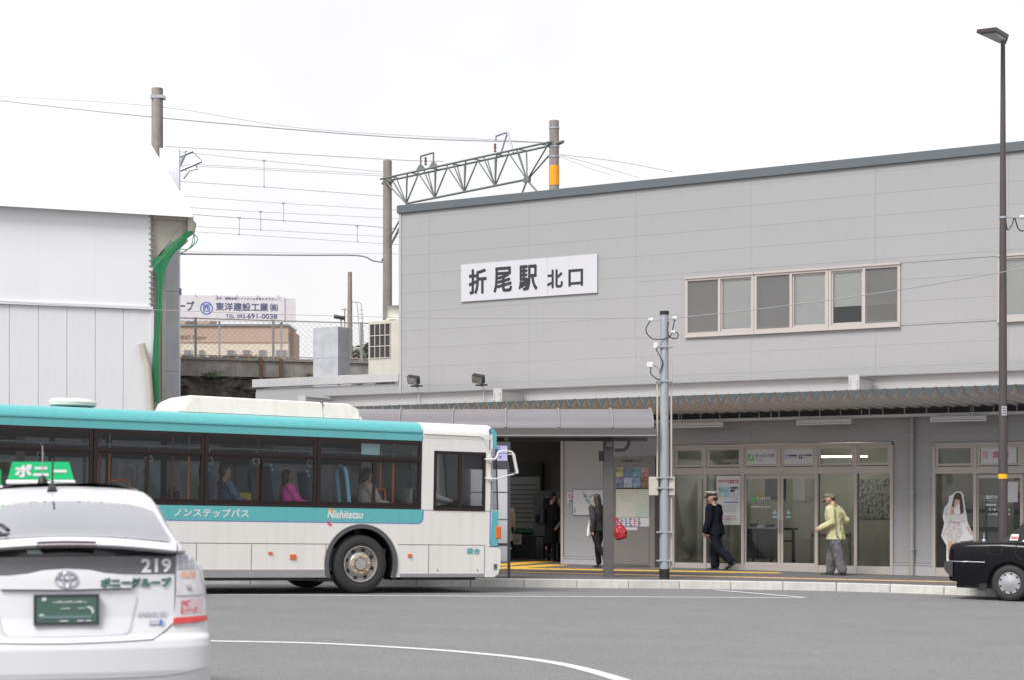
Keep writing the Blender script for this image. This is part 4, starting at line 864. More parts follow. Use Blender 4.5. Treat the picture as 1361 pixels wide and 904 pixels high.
r, J, k, _ = person('person in grey coat facing the black coat at the edge of the entrance', Vector(fp(-6.0, 1.75, .02)), R(200), 1.62, 3, 0, 10, ((3, 0), (-4, -4)), ((10, 60, 6), (10, 40, 6)), {'trousers': BLK, 'jacket': mat('grey_coat', (.16, .155, .15), .85), 'jacket_len': -.42, 'jacket_w': .03, 'hair': 'bob', 'female': True}, vox=.015); stand(r, J, k)
r, J, k, _ = person('person in beige coat half hidden behind the bus stop sign', Vector(fp(-7.03, .7, .02)), R(90), 1.60, 3, 0, 4, ((3, 0), (-4, -4)), ((6, 20, 6), (6, 20, 6)), {'trousers': BLK, 'jacket': BEIGE, 'jacket_len': -.35, 'jacket_w': .03, 'hair': 'bob', 'female': True}, vox=.015); stand(r, J, k)
# ------------------------------------------------------------------ the bus
c_, s_ = .8746, .4848
NRM = Vector((.0176, .0073, 1)).normalized(); BF = Vector((c_, s_, -(.0176 * c_ + .0073 * s_))).normalized(); BL = NRM.cross(BF)
def frame(origin, fwd, up):
    left = up.cross(fwd).normalized(); m = Matrix((fwd, left, up)).transposed().to_4x4(); return Matrix.Translation(origin) @ m
BO = Vector((-2.5, 29.6, g(-2.5, 29.6)))
BUS = empty('city_bus', (0, 0, 0), 0, 'white and turquoise city bus parked at the kerb, facing right', 'bus', mtx=frame(BO, BF, NRM))
BW = 2.48; XB = -8.0; XF = 2.47
BWH = mat('bus_white', (.635, .62, .595), .35, var=.02, scale=.8, coat=.3, dirt=.10); TEAL = mat('bus_turquoise', (.085, .36, .375), .35, var=.03, scale=.7, coat=.3, dirt=.12)
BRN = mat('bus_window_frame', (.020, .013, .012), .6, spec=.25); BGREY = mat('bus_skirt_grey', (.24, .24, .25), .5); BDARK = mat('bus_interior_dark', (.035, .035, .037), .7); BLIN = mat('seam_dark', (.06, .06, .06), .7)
def arc(cx, cz, r, a0, a1, n=20): return [(cx + r * math.cos(R(a0 + (a1 - a0) * i / n)), cz + r * math.sin(R(a0 + (a1 - a0) * i / n))) for i in range(n + 1)]
AR = .60
def lower_out(zb=.27):
    th = math.degrees(math.asin((zb - .49) / AR))
    a1 = arc(-5.0, .49, AR, 180 - th, th, 22); a2 = arc(.02, .49, AR, 180 - th, th, 22)
    return [(XB, zb)] + a1 + a2 + [(2.33, zb), (2.33, .79), (XF - .05, .79), (XF - .03, 1.40), (XB, 1.40)]
for yy, nm in ((0, 'side_panel'), (BW - .03, 'far_side_panel')):
    obj(nm, g_plate(lower_out(), (), .03, y0=yy), BWH, BUS)
# pillars / upper side: white front part with driver window
obj('front_side_panel', g_plate([(1.095, 1.402), (XF - .03, 1.402), (XF - .035, 2.60), (1.095, 2.60)], [rect(1.32, 1.385 + .02, 2.30, 2.385)], .03, y0=0.), BWH, BUS)
obj('far_front_panel', g_plate([(1.095, 1.402), (XF - .03, 1.402), (XF - .035, 2.60), (1.095, 2.60)], [rect(1.3, 1.42, 2.3, 2.4)], .03, y0=BW - .03), BWH, BUS)
# cove and roof: profile extruded along the bus
prof = [(0, 2.598), (.0, 2.64), (.012, 2.72), (.045, 2.79), (.11, 2.84), (.22, 2.865), (.6, 2.885), (BW / 2, 2.9)]
prof = prof + [(BW - y, z) for y, z in reversed(prof[:-1])]
def cove(name, x0, x1, m, off=0.):
    V = [(x, y, z + off) for x in (x0, x1) for y, z in prof]; n = len(prof); return obj(name, (V, [(j, j + 1, n + j + 1, n + j) for j in range(n - 1)] + [tuple(range(n)), tuple(range(n, 2 * n))]), m, BUS, 60)
cove('roof', XB, 1.093, TEAL); cove('front_roof', 1.094, XF - .04, BWH)
bb('roof_edge_band', TEAL, BUS, XB, 1.093, -.004, .0, 2.545, 2.70); bb('gutter_line', mat('teal_dark', (.03, .16, .17), .5), BUS, XB, 1.09, -.010, -.0045, 2.665, 2.68)
bb('roof_edge_band', BWH, BUS, 1.10, XF - .05, -.004, .0, 2.605, 2.69); tube('drip_moulding', BWH, BUS, catmull([(1.12, -.012, 2.67), (1.9, -.012, 2.665), (2.2, -.012, 2.655), (2.28, -.012, 2.58), (2.36, -.012, 2.42)], 6), .010, 6)
bb('blue_edge', BLUE, BUS, 1.092, 1.10, -.007, -.004, 2.55, 2.79)
# window band: four units
units = [(-6.30, -4.47), (-4.455, -2.70), (-2.69, -.795), (-.785, 1.09)]
divs = [-5.25, -3.62, -1.72, .22]
bb('band_panel', BRN, BUS, XB, -6.31, .0, .03, 1.402, 2.545)
for k, (a, b_) in enumerate(units):
    f = obj('window', g_plate(rect(a, 1.402, b_, 2.545), [rect(a + .06, 2.255, b_ - .05, 2.485), rect(a + .06, 1.475, b_ - .05, 2.165)], .05, y0=-.006), BRN, BUS)
    bb('divider', BRN, f, divs[k] - .025, divs[k] + .025, -.014, -.0065, 1.47, 2.17); bb('transom_rail', BRN, f, a + .055, b_ - .045, -.016, -.0065, 2.20, 2.225); bb('bottom_rail', BRN, f, a + .055, b_ - .045, -.013, -.0065, 1.475, 1.50)
    bb('pane', GBUS, f, a + .055, divs[k] + .02, .008, .013, 1.47, 2.17); bb('pane', GBUS, f, divs[k] - .02, b_ - .045, .022, .027, 1.47, 2.17); bb('pane', GBUS, f, a + .055, b_ - .045, .012, .017, 2.25, 2.49)
# far side windows
fu = [(-7.8, -6.4), (-6.3, -4.5), (-4.4, -3.55), (-3.45, -2.6), (-2.5, -.85), (-.75, 1.05)]
obj('far_upper_panel', g_plate(rect(XB, 1.402, 1.093, 2.60), [rect(a, 1.46, b_, 2.16) for a, b_ in fu] + [rect(a, 2.24, b_, 2.47) for a, b_ in fu], .03, y0=BW - .03), BRN, BUS)
for a, b_ in fu: bb('far_pane', GFAR, BUS, a, b_, BW - .02, BW - .015, 1.46, 2.47)
bb('far_pane', GFAR, BUS, 1.3, 2.3, BW - .02, BW - .015, 1.42, 2.4)
# driver window
f = obj('driver_window', g_plate(rect(1.325, 1.39, 2.30, 2.39), [rect(1.37, 1.45, 1.79, 2.335), rect(1.85, 1.45, 2.26, 2.335)], .045, y0=-.010), BRN, BUS)
bb('pane', GBUS, f, 1.365, 1.8, .005, .01, 1.445, 2.34); bb('pane', GBUS, f, 1.84, 2.265, .018, .023, 1.445, 2.34)
# turquoise stripe with rounded end, blue line
so = [(XB, 1.172), (1.02, 1.172)] + arc(1.02, 1.272, .1, -90, 0, 6) + [(1.12, 1.401), (XB, 1.401)]
obj('stripe', g_plate(so, (), .003, y0=-.0035), TEAL, BUS)
bl = [(XB, 1.158), (1.03, 1.158)] + arc(1.03, 1.268, .11, -90, 0, 6) + [(1.14, 1.401), (1.125, 1.401)] + list(reversed(arc(1.02, 1.272, .105, -90, 0, 6))) + [(XB, 1.170)]
obj('blue_line', g_plate(bl, (), .003, y0=-.003), BLUE, BUS)
lettering('ノンステップバス', WL, BUS, -3.17, 1.225, 1.22, .125, -.0045, .004); lettering('Nishitetsu', WL, BUS, -.595, 1.235, .63, .125, -.0045, .005, .25)
ORG = mat('logo_orange', (.7, .25, .02), .5); CRL = mat('logo_red', (.6, .07, .09), .5)
obj('logo_arc', g_plate([(-.58, 1.385), (-.53, 1.39), (-.485, 1.35), (-.475, 1.315), (-.505, 1.315), (-.525, 1.345), (-.575, 1.355)], (), .002, y0=-.0065), ORG, BUS)
obj('logo_arc', g_plate([(-.60, 1.20), (-.57, 1.20), (-.565, 1.16), (-.515, 1.135), (-.52, 1.105), (-.57, 1.115), (-.60, 1.15)], (), .002, y0=-.0065), CRL, BUS)
lettering('乗合', mat('letters_teal', (.10, .36, .38), .5), BUS, 1.97, .66, .25, .10, -.003, .004)
# seams, skirt band, arch lips
for z in (.82,):
    for (a, b_) in ((XB, -5.62), (-4.38, -.52), (.68, 2.31)): bb('seam_line', BLIN, BUS, a, b_, -.002, .0, z - .012, z - .003)
for x in (-7.2, -4.15, -2.8, -1.89, -.61, 1.25, 2.31): bb('seam_line', BLIN, BUS, x - .004, x + .004, -.0025, 0, .28, .81)
bb('seam_line', BLIN, BUS, 1.13, XF - .04, -.002, 0, 1.386, 1.392)
for (a, b_) in ((XB, -5.66), (-4.36, -.62)): bb('skirt_band', BGREY, BUS, a, b_, -.0035, 0, .272, .395)
bb('skirt_band', BGREY, BUS, .72, 2.31, -.0035, 0, .272, .33)
ARCHM = mat('arch_grey', (.07, .07, .078), .6)
for cx in (-5.0, .02):
    obj('wheel_arch', g_plate(arc(cx, .49, .655, 200, -20, 26) + list(reversed(arc(cx, .49, .585, 200, -20, 26))), (), .05, y0=-.022), ARCHM, BUS)
    V, F = [], []
    for i, (x, z) in enumerate(arc(cx, .49, .60, 200, -20, 22)): V += [(x, .03, z), (x, .62, z)]
    F = [(2 * i, 2 * i + 2, 2 * i + 3, 2 * i + 1) for i in range(22)]; obj('wheel_housing', (V, F), BLACK, BUS); bb('housing_back', BLACK, BUS, cx - .6, cx + .6, .62, .64, .3, 1.1)
MARK = mat('amber_lens', (.55, .12, .02), .25)
for (x, z, w, h) in ((-1.57, .66, .075, .045), (-1.18, .60, .11, .085), (.90, .63, .075, .06)): bb('side_marker', MARK, BUS, x - w / 2, x + w / 2, -.018, -.001, z - h / 2, z + h / 2, .006)
for x in (1.42, 2.18): obj('skirt_latch', g_lathe([(0, -.005), (.018, -.004), (.02, 0)], 'y', 10, (x, 0, .39)), STEEL, BUS)
# chassis, floor, ends
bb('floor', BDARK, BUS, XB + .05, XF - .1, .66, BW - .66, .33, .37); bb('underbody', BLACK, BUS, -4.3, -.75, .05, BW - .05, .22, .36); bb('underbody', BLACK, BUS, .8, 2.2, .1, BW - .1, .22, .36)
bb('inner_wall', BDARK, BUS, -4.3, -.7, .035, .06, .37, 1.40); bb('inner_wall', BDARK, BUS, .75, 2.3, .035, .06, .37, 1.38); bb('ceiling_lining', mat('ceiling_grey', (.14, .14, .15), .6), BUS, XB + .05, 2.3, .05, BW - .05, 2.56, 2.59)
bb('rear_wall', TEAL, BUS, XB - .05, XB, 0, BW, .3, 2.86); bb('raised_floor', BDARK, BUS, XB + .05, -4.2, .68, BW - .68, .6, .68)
# bus front: corner post, bumper, windscreen, corner lamp, mirror
TE2 = TEAL
obj('front_corner', g_plate([(2.385, 2.46), (2.515, 2.46), (2.51, 2.72), (2.46, 2.80), (2.385, 2.80)], (), BW - .02, y0=.01), TE2, BUS); bb('blue_edge', BLUE, BUS, 2.365, 2.384, -.004, .03, 2.44, 2.80)
obj('windscreen', ([(2.505, .02, 2.46), (2.505, BW - .02, 2.46), (2.56, BW - .02, 1.41), (2.56, .02, 1.41), (2.43, .005, 2.46), (2.43, .005, 1.41)], [(0, 1, 2, 3), (4, 0, 3, 5)]), GBUS, BUS)
bb('corner_pillar', BLACK, BUS, 2.405, 2.435, .0, .04, 1.40, 2.46); tube('screen_seal', BLACK, BUS, [(2.505, .015, 2.46), (2.56, .015, 1.41)], .012, 6)
obj('front_lower_panel', g_plate([(2.42, .80), (2.57, .80), (2.575, 1.395), (2.42, 1.395)], (), BW - .02, y0=.005), TE2, BUS); bb('blue_edge', BLUE, BUS, 2.40, 2.419, -.002, .03, .82, 1.40)
obj('front_bumper', g_plate([(2.335, .27), (2.50, .27), (2.58, .33), (2.615, .45), (2.62, .72), (2.58, .77), (2.335, .785)], (), BW + .01, y0=-.012), BWH, BUS)
bb('fog_lamp', STEEL, BUS, 2.48, 2.55, -.02, -.0125, .40, .50); bb('fog_glass', GDOOR, BUS, 2.49, 2.54, -.024, -.0205, .41, .49)
bb('corner_indicator', MARK, BUS, 2.515, 2.63, -.01, .08, .92, 1.14, .02); bb('black_trim', BLACK, BUS, 2.40, 2.585, -.003, .3, .786, .80)
WP = mat('mirror_arm_white', (.6, .6, .58), .4)
def bp(px, py, off=-.15):
    d = Vector(((px - CX) / FPX, 1, (HY - py) / FPX)); n = BL; p0 = BO + BL * off - Vector((0, 0, 1.6)); t = p0.dot(n) / d.dot(n); P = d * t - (BO - Vector((0, 0, 1.6))); return Vector((P.dot(BF), off, P.dot(NRM)))
arm = [bp(x, y) for x, y in ((650, 611), (657, 611), (660, 608), (664, 601), (679, 601), (682, 605), (683, 618), (685, 628))]
arm[0].y = 0
mir = empty('mirror', (0, 0, 0)); mir.parent = BUS
tube('mirror_arm', WP, mir, catmull(arm, 5), .014, 8); a2 = [bp(x, y) for x, y in ((650, 636), (660, 637), (674, 633), (684, 631))]; a2[0].y = 0; tube('mirror_arm', WP, mir, catmull(a2, 5), .011, 8)
q0 = bp(679.5, 604, -.16); q1 = bp(684.5, 630, -.16); obj('mirror_shell', g_box((q0 + q1) / 2, (.05, .17, (q0 - q1).length), Matrix.Rotation(-math.atan2(q1.x - q0.x, q0.z - q1.z), 3, 'Y')), WP, mir); obj('mirror_glass', g_box((q0 + q1) / 2 + Vector((-.04, 0, 0)), (.008, .15, (q0 - q1).length * .9), Matrix.Rotation(-math.atan2(q1.x - q0.x, q0.z - q1.z), 3, 'Y')), BLACK, mir)
for z in (611, 636): o_ = bp(651, z, -.02); obj('mirror_mount', g_box(o_, (.05, .05, .10)), WP, mir)
# roof units
def podge(name, xs, m, y0=.45, y1=2.03):
    V = []
    for x, z0, z1, ins in xs: V += [(x, y0, z0), (x, y0 + .06 + ins, z1 - .03), (x, y0 + .2 + ins, z1), (x, y1 - .2 - ins, z1), (x, y1 - .06 - ins, z1 - .03), (x, y1, z0)]
    F = []
    for i in range(len(xs) - 1):
        for j in range(6): F.append((i * 6 + j, i * 6 + (j + 1) % 6, (i + 1) * 6 + (j + 1) % 6, (i + 1) * 6 + j))
    F += [tuple(range(6)), tuple(len(V) - 6 + j for j in range(6))]; return obj(name, (V, F), m, BUS)
ACW = mat('roof_unit_cream', (.62, .595, .55), .45, var=.04, dirt=.12)
podge('roof_unit', [(-2.98, 2.88, 2.95, 0), (-2.92, 2.88, 3.08, 0), (-2.76, 2.88, 3.155, 0), (-.545, 2.88, 3.145, 0)], ACW, .36, 1.75); podge('roof_unit', [(-.535, 2.88, 3.145, 0), (-.03, 2.88, 3.14, 0), (.10, 2.88, 3.08, .0), (.15, 2.88, 2.96, .0)], ACW, .36, 1.75)
bb('unit_seam', BLIN, BUS, -.545, -.535, .4, 1.7, 2.9, 3.14); bb('unit_base', BLACK, BUS, -2.8, .08, .38, 1.72, 2.86, 2.895)
obj('roof_ventilator', g_lathe([(.30, 2.905), (.36, 2.93), (.37, 2.98), (.33, 3.03), (0, 3.04)], 'z', 28, (-4.52, 1.0, 0)), ACW, BUS, True); obj('ventilator_base', g_lathe([(.27, 2.86), (.27, 2.905)], 'z', 20, (-4.52, 1.0, 0)), BLACK, BUS)
# wheels
RIM = mat('steel_rim', (.36, .345, .33), .4, metal=.5, var=.12, scale=10); NUT = mat('nut_yellow', (.65, .33, .05), .4)
def bus_wheel(x, y, yf=1, detail=True):
    w = empty('wheel', (x, y, .487)); w.parent = BUS
    obj('tyre', g_lathe([(.30, 0), (.315, -.012 * yf), (.37, -.02 * yf), (.45, -.012 * yf), (.478, .02 * yf), (.487, .05 * yf), (.487, .22 * yf), (.47, .26 * yf), (.3, .26 * yf)], 'y', 40, cap=False), RUB, w, True)
    rim = obj('rim', g_lathe([(.30, -.005), (.298, -.022), (.285, -.022), (.275, .01), (.262, .05), (.24, .06), (.205, .035), (.185, -.002), (.175, -.010), (.10, -.012), (.0975, -.03), (.0, -.032)], 'y', 40, cap=False), RIM, w, True)
    if not detail: return w
    for i in range(8):
        t = 2 * math.pi * i / 8 + .1; obj('wheel_nut', g_lathe([(0, -.04), (.016, -.037), (.018, -.011)], 'y', 6, (.145 * math.cos(t), 0, .145 * math.sin(t))), NUT, w)
        t += .4; obj('hand_hole', g_lathe([(0, -.0), (.032, .002), (.034, .05)], 'y', 10, (.232 * math.cos(t), .035, .232 * math.sin(t))), BLACK, w)
    obj('hub_ring', g_lathe([(.112, -.013), (.106, -.020), (.0985, -.018)], 'y', 24, cap=False), BLIN, w); return w
bus_wheel(.02, .03); bus_wheel(-5.0, .03); bus_wheel(.02, BW - .03, -1, False); bus_wheel(-5.0, BW - .03, -1, False)
bb('mud_guard', BLACK, BUS, .62, .70, .06, .4, .22, .45); bb('step_box', BLACK, BUS, -.72, -.45, .08, .5, .2, .3)
# interior
RAIL = mat('grab_rail_orange', (.75, .17, .03), .4); SEATB = mat('seat_blue', (.22, .48, .65), .5); SEATG = mat('seat_cloth', (.05, .07, .10), .8)
for (x, y) in ((-4.05, .55), (-2.78, .5), (-2.72, 1.5), (-.55, .5), (.62, .6), (.78, .45), (-1.2, 1.6), (-3.9, 1.6)): tube('grab_pole', RAIL, BUS, [(x, y, .37), (x, y, 2.25)], .019, 8); tube('pole_top', STEEL, BUS, [(x, y, 2.25), (x, y, 2.56)], .014, 8)
tube('grab_rail', RAIL, BUS, catmull([(.35, .5, 1.72), (.58, .5, 1.73), (.66, .5, 1.68), (.66, .5, 1.3)], 5), .02, 8); tube('grab_rail', RAIL, BUS, [(.2, .9, 1.62), (.75, .9, 1.62)], .018, 8); tube('grab_rail', RAIL, BUS, catmull([(-4.05, .5, 1.76), (-3.8, .5, 1.77), (-3.74, .5, 1.7), (-3.74, .5, 1.4)], 4), .018, 8)
for y in (.6, 1.85): tube('ceiling_rail', STEEL, BUS, [(-6, y, 2.33), (1, y, 2.33)], .016, 8)
ring = [(.055 * math.cos(t * math.pi / 8), 0, .055 * math.sin(t * math.pi / 8)) for t in range(17)]; st = None
for i, x in enumerate((-5.6, -5.1, -4.0, -3.4, -3.0, -2.4, -2.05, -1.6, -1.2, -.65, -.1)):
    y = .62 if i % 2 else 1.83
    h = obj('hand_strap', join(g_tube([(p[0] + 0, p[1], p[2] - .2) for p in ring], .009, 6, False), g_box((0, 0, -.07), (.02, .004, .14))), WHITE if i % 3 else POR, BUS) if st is None else st.copy()
    if st is None: st = h
    else: C.objects.link(h)
    h.location = (x, y, 2.33)
def seat(x, y, z=.37, open_=False):
    s = empty('bus_seat', (x, y, z)); s.parent = BUS
    bb('cushion', SEATG, s, 0, .42, -.21, .21, .38, .46, .02)
    if open_: tube('back_frame', SEATB, s, catmull([(-.03, -.2, .42), (-.12, -.2, 1.15), (-.15, -.12, 1.29), (-.15, .12, 1.29), (-.12, .2, 1.15), (-.03, .2, .42)], 5), .035, 8)
    else: obj('backrest', g_box((-.07, 0, .85), (.07, .42, .85), Matrix.Rotation(R(-8), 3, 'Y')), SEATG, s); tube('grip', SEATB, s, catmull([(-.12, -.2, 1.2), (-.14, -.15, 1.30), (-.14, .15, 1.30), (-.12, .2, 1.2)], 4), .02, 6)
    bb('seat_leg', BLACK, s, .1, .2, -.05, .05, 0, .379)
for x in (-6.9, -6.0, -5.0): seat(x, .4, .68); seat(x, 2.0, .68)
seat(-2.42, .42, .75); seat(-1.35, .42, .78); seat(-.05, .42, .78, True); seat(-.72, .42, .7); bb('seat_plinth', BDARK, BUS, -2.5, .5, .1, .75, .371, .74); seat(-3.4, 2.0); seat(-2.4, 2.0); seat(-1.5, 2.0); seat(.05, 2.0)
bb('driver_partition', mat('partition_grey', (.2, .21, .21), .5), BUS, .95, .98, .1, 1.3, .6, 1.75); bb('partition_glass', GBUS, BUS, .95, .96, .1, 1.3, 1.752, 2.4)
obj('steering_wheel', g_tube([Vector((1.95, .62, 1.42)) + Matrix.Rotation(R(-35), 3, 'Y') @ Vector((.24 * math.cos(t * math.pi / 12), .24 * math.sin(t * math.pi / 12), 0)) for t in range(25)], .018, 8, False), BLACK, BUS, True); bb('dashboard', BLACK, BUS, 2.15, 2.45, .1, BW - .1, .8, 1.48)
tube('steering_column', BLACK, BUS, [(1.95, .62, 1.42), (2.2, .62, 1.2)], .03); bb('driver_seat', BLACK, BUS, 1.15, 1.6, .4, .85, .9, 1.0, .03); bb('driver_seat_back', BLACK, BUS, 1.10, 1.2, .4, .85, 1.0, 1.75, .03)
bb('sun_visor', BLACK, BUS, 1.95, 2.3, .1, .12, 2.1, 2.34); bb('window_sticker', mat('sticker_pale_blue', (.30, .45, .46), .5), BUS, .0, .33, .029, .031, 2.285, 2.47)
bb('fare_machine', STEEL, BUS, 1.3, 1.6, 1.35, 1.65, .5, 1.45); bb('grey_case', mat('case_grey', (.22, .22, .22), .6), BUS, .3, .65, 1.0, 1.3, .4, 1.62)
AD = mat('ad_dark_blue', (.03, .05, .08), .5)
bb('advert', AD, BUS, -6.9, -5.05, BW - .06, BW - .055, 2.26, 2.47); lettering('コムシティ 4/2 C', WL, BUS, -6.4, 2.31, 1.3, .12, BW - .065, .004, mirror=True)
bb('advert', mat('ad_yellow', (.45, .4, .06), .5), BUS, -5.95, -5.6, BW - .06, BW - .055, 1.85, 2.05); bb('advert', mat('ad_yellow2', (.45, .4, .06), .5), BUS, -5.45, -5.15, BW - .06, BW - .055, 1.85, 2.05)
bb('advert', SIGNW, BUS, -5.05, -4.9, BW - .06, BW - .055, 2.0, 2.46); bb('advert', mat('ad_green', (.05, .3, .12), .5), BUS, -1.2, -.6, BW - .06, BW - .055, 2.32, 2.46); bb('advert', BLUE, BUS, -.9, -.3, BW - .06, BW - .055, 2.22, 2.29)
bb('notice', mat('notice_yellow', (.5, .35, .06), .5), BUS, -1.95, -1.72, .5, .52, 1.46, 1.62)
def sit(label, x, y, out, z=0., **k):
    m = BUS.matrix_basis.copy(); o = (frame(BO, BF, NRM) @ Vector((x, y, .37 + z)))
    r, J, kk, hd = person(label, o, math.atan2(s_, c_) + k.pop('turn', 0.), k.pop('ht', 1.66), k.pop('lean', -4), k.pop('head', 0), k.pop('nod', 8), ((84, -2), (84, 4)), k.pop('arms', ((30, 75, 4), (30, 75, 4))), out, hip=.54, vox=.016); return r
sit('bus passenger in bright pink jacket seen through the third window', -1.07, .45, {'trousers': BLK, 'jacket': PINK, 'hair': 'bob', 'female': True, 'jacket_w': .04}, z=.42, ht=1.56)
sit('bus passenger in blue plaid shirt holding a phone, third window', -2.13, .45, {'trousers': BLK, 'jacket': PLAID, 'hair': 'short'}, z=.36, ht=1.72)
sit('bus passenger in grey hooded jacket looking at a phone, fourth window', .36, .5, {'trousers': GREYT, 'jacket': HOODG, 'hair': 'bob', 'jacket_w': .035}, z=.38, ht=1.7, nod=26)
sit('bus driver in white shirt and cap behind the steering wheel', 1.48, .62, {'trousers': NAVY, 'jacket': WHT, 'cap': ('officer', GREYT, BLACK)}, z=.55, ht=1.5, arms=((40, 75, 6), (40, 75, 6)))
# ------------------------------------------------------------------ white taxi seen from behind
TW = mat('taxi_white', (.56, .56, .585), .3, var=.01, scale=.8, coat=.35); TGL = glass('taxi_glass', (.45, .48, .52), 1.2, .16); SEAM = mat('panel_gap', (.05, .05, .055), .7)
tf = Vector((-.2397, .9708, 0)); TO = Vector((-2.43, 9.85, 0)); TO.z = g(TO.x, TO.y)
TM = Matrix((tf.cross(Vector((0, 0, 1))), tf, Vector((0, 0, 1)))).transposed().to_4x4()
TX = empty('taxi', (0, 0, 0), 0, 'white hatchback taxi seen from behind with green roof sign, number 219', 'taxi', mtx=Matrix.Translation(TO) @ TM @ Matrix.Diagonal((1.03, 1, 1, 1)))
# z, rear y, half width, front y
TT = [(.18, .14, .72, 4.2), (.28, .04, .77, 4.35), (.45, 0, .78, 4.42), (.58, 0, .778, 4.42), (.625, .012, .776, 4.41), (.65, .05, .773, 4.38), (.75, .075, .768, 4.3), (.90, .09, .748, 4.1), (.98, .10, .727, 3.75), (1.04, .12, .70, 3.4), (1.10, .135, .668, 3.2), (1.135, .14, .648, 3.1), (1.143, .07, .642, 3.08), (1.155, .035, .635, 3.05), (1.175, .05, .623, 3.0), (1.19, .13, .614, 2.96),
      (1.21, .26, .604, 2.92), (1.26, .50, .583, 2.85), (1.31, .76, .565, 2.8), (1.36, 1.04, .552, 2.74), (1.40, 1.28, .54, 2.68), (1.435, 1.50, .515, 2.6), (1.465, 1.72, .47, 2.5), (1.487, 1.90, .41, 2.42), (1.50, 2.03, .33, 2.34), (1.508, 2.12, .20, 2.28)]
def ti(z):
    z = max(TT[0][0], min(TT[-1][0], z))
    for a, b in zip(TT, TT[1:]):
        if a[0] <= z <= b[0]: t = (z - a[0]) / (b[0] - a[0]); return [a[i] + (b[i] - a[i]) * t for i in range(4)]
def ry(x, z, ins=0.):
    _, y, w, _f = ti(z); u = min(.999, abs(x) / w); bul = .10 if z < 1.2 else .16
    return y + bul * u * u + .34 * (1 - (1 - u ** 7) ** (1 / 7))
def warp(x, z):
    c_ = .042 * min(1, max(0, (z - 1.085) / .05)); c_ -= .018 * min(1, max(0, (z - 1.38) / .1)); return z - c_ * min(1, (x / .57) ** 2)
zs = sorted(set([a[0] for a in TT] + [.18 + i * .014 for i in range(96)])); zs = [z for z in zs if z <= 1.508]
us = [math.sin(R(a * .5)) for a in range(0, 160, 5)] + [.985, .993, .998, 1.0]
V, F = [], []; m_n = 0
for z in zs:
    _, y, w, fy = ti(z); ring_ = []
    half = [(u * w, ry(u * w if u < 1 else .999 * w, z)) for u in us]; y_s = half[-1][1]
    half += [(w + (.085 if .25 < z < 1.0 else .03) * math.sin(math.pi * t / 10) * (1 if z < 1.4 else .5), y_s + (fy - .4 - y_s) * t / 10) for t in range(1, 10)]
    half += [(w * math.cos(R(a)) ** .6 if a < 90 else 0., fy - .4 + .4 * math.sin(R(a))) for a in range(0, 91, 15)]
    ring_ = half + [(-x, yy) for x, yy in reversed(half[1:-1])]; m_n = len(ring_); V += [(x, yy, warp(x, z)) for x, yy in ring_]
for i in range(len(zs) - 1):
    for j in range(m_n): F.append((i * m_n + j, i * m_n + (j + 1) % m_n, (i + 1) * m_n + (j + 1) % m_n, (i + 1) * m_n + j))
F += [tuple(range(m_n)), tuple((len(zs) - 1) * m_n + j for j in range(m_n))]
obj('body', (V, F), TW, TX, 50)
def tmap(off):
    def f(u, v, w=0.):
        e = .004; y = ry(u, v); dx = (ry(u + e, v) - ry(u - e, v)) / (2 * e); dz = (ry(u, min(1.507, v + e)) - ry(u, v - e)) / (2 * e)
        n = Vector((dx, -1, dz)).normalized(); return Vector((u, y, warp(u, v))) + n * (off - w)
    return f
def patch(name, pts, m, off=.004, thick=.0, dens=.03, step=.03, parent=TX, holes=(), sm=40): return obj(name, g_plate(pts, holes, thick, tmap(off), dens=dens, step=step), m, parent, sm)
def sym(p): return p + [(-x, z) for x, z in reversed(p) if x > 1e-6]
rg = patch('rear_window', sym([(0, 1.385), (.25, 1.384), (.44, 1.372), (.50, 1.355), (.53, 1.28), (.557, 1.215), (.545, 1.203), (.3, 1.202), (0, 1.202)]), TGL, .007, dens=.012, step=.015)
patch('window_seal', sym([(0, 1.392), (.25, 1.391), (.45, 1.378), (.508, 1.358), (.538, 1.28), (.566, 1.212), (.55, 1.197), (.3, 1.196), (0, 1.196)]), mat('seal_grey', (.42, .42, .44), .6), .004, dens=.012, step=.015)
patch('lower_window', sym([(0, 1.137), (.35, 1.136), (.55, 1.118), (.578, 1.105), (.578, 1.083), (0, 1.083)]), mat('black_glass', (.006, .006, .007), .06), .003, dens=.02, step=.03)
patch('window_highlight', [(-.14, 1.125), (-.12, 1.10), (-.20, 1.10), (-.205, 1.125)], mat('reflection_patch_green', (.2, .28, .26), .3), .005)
patch('smoked_panel', sym([(0, 1.083), (.578, 1.083), (.578, .982), (.30, .984), (.2, .992), (.12, 1.010), (0, 1.018)]), mat('smoked_glass', (.075, .075, .085), .12, coat=.5), .003, dens=.02, step=.03)
patch('panel_line', sym([(0, 1.050), (.1, 1.046), (.2, 1.036), (.578, 1.036), (.578, 1.032), (.2, 1.032), (.1, 1.042), (0, 1.046)]), mat('smoked_light', (.12, .12, .135), .2), .0045, dens=.02, step=.05)
patch('garnish', sym([(0, 1.012), (.12, 1.005), (.2, .986), (.30, .978), (.345, .975), (.338, .908), (0, .903)]), TW, .022, .022, dens=.02, step=.03)
patch('brake_light', sym([(0, 1.168), (.14, 1.167), (.152, 1.163), (.155, 1.150), (0, 1.150)]), mat('brake_lens_grey', (.13, .10, .11), .3), .012, .012)
def line(name, pts, r=.0035, m=SEAM, off=0.):
    pp = catmull([(a, b, 0) for a, b in pts], 6); return obj(name, g_tube([tmap(off)(p.x, p.y) for p in pp], r, 6), m, TX, True)
line('hatch_seam', [(-.575, 1.12), (-.575, .9), (-.567, .74), (-.545, .69), (-.47, .635), (-.40, .622), (0, .612), (.40, .622), (.47, .635), (.545, .69), (.567, .74), (.575, .9), (.575, 1.12)])
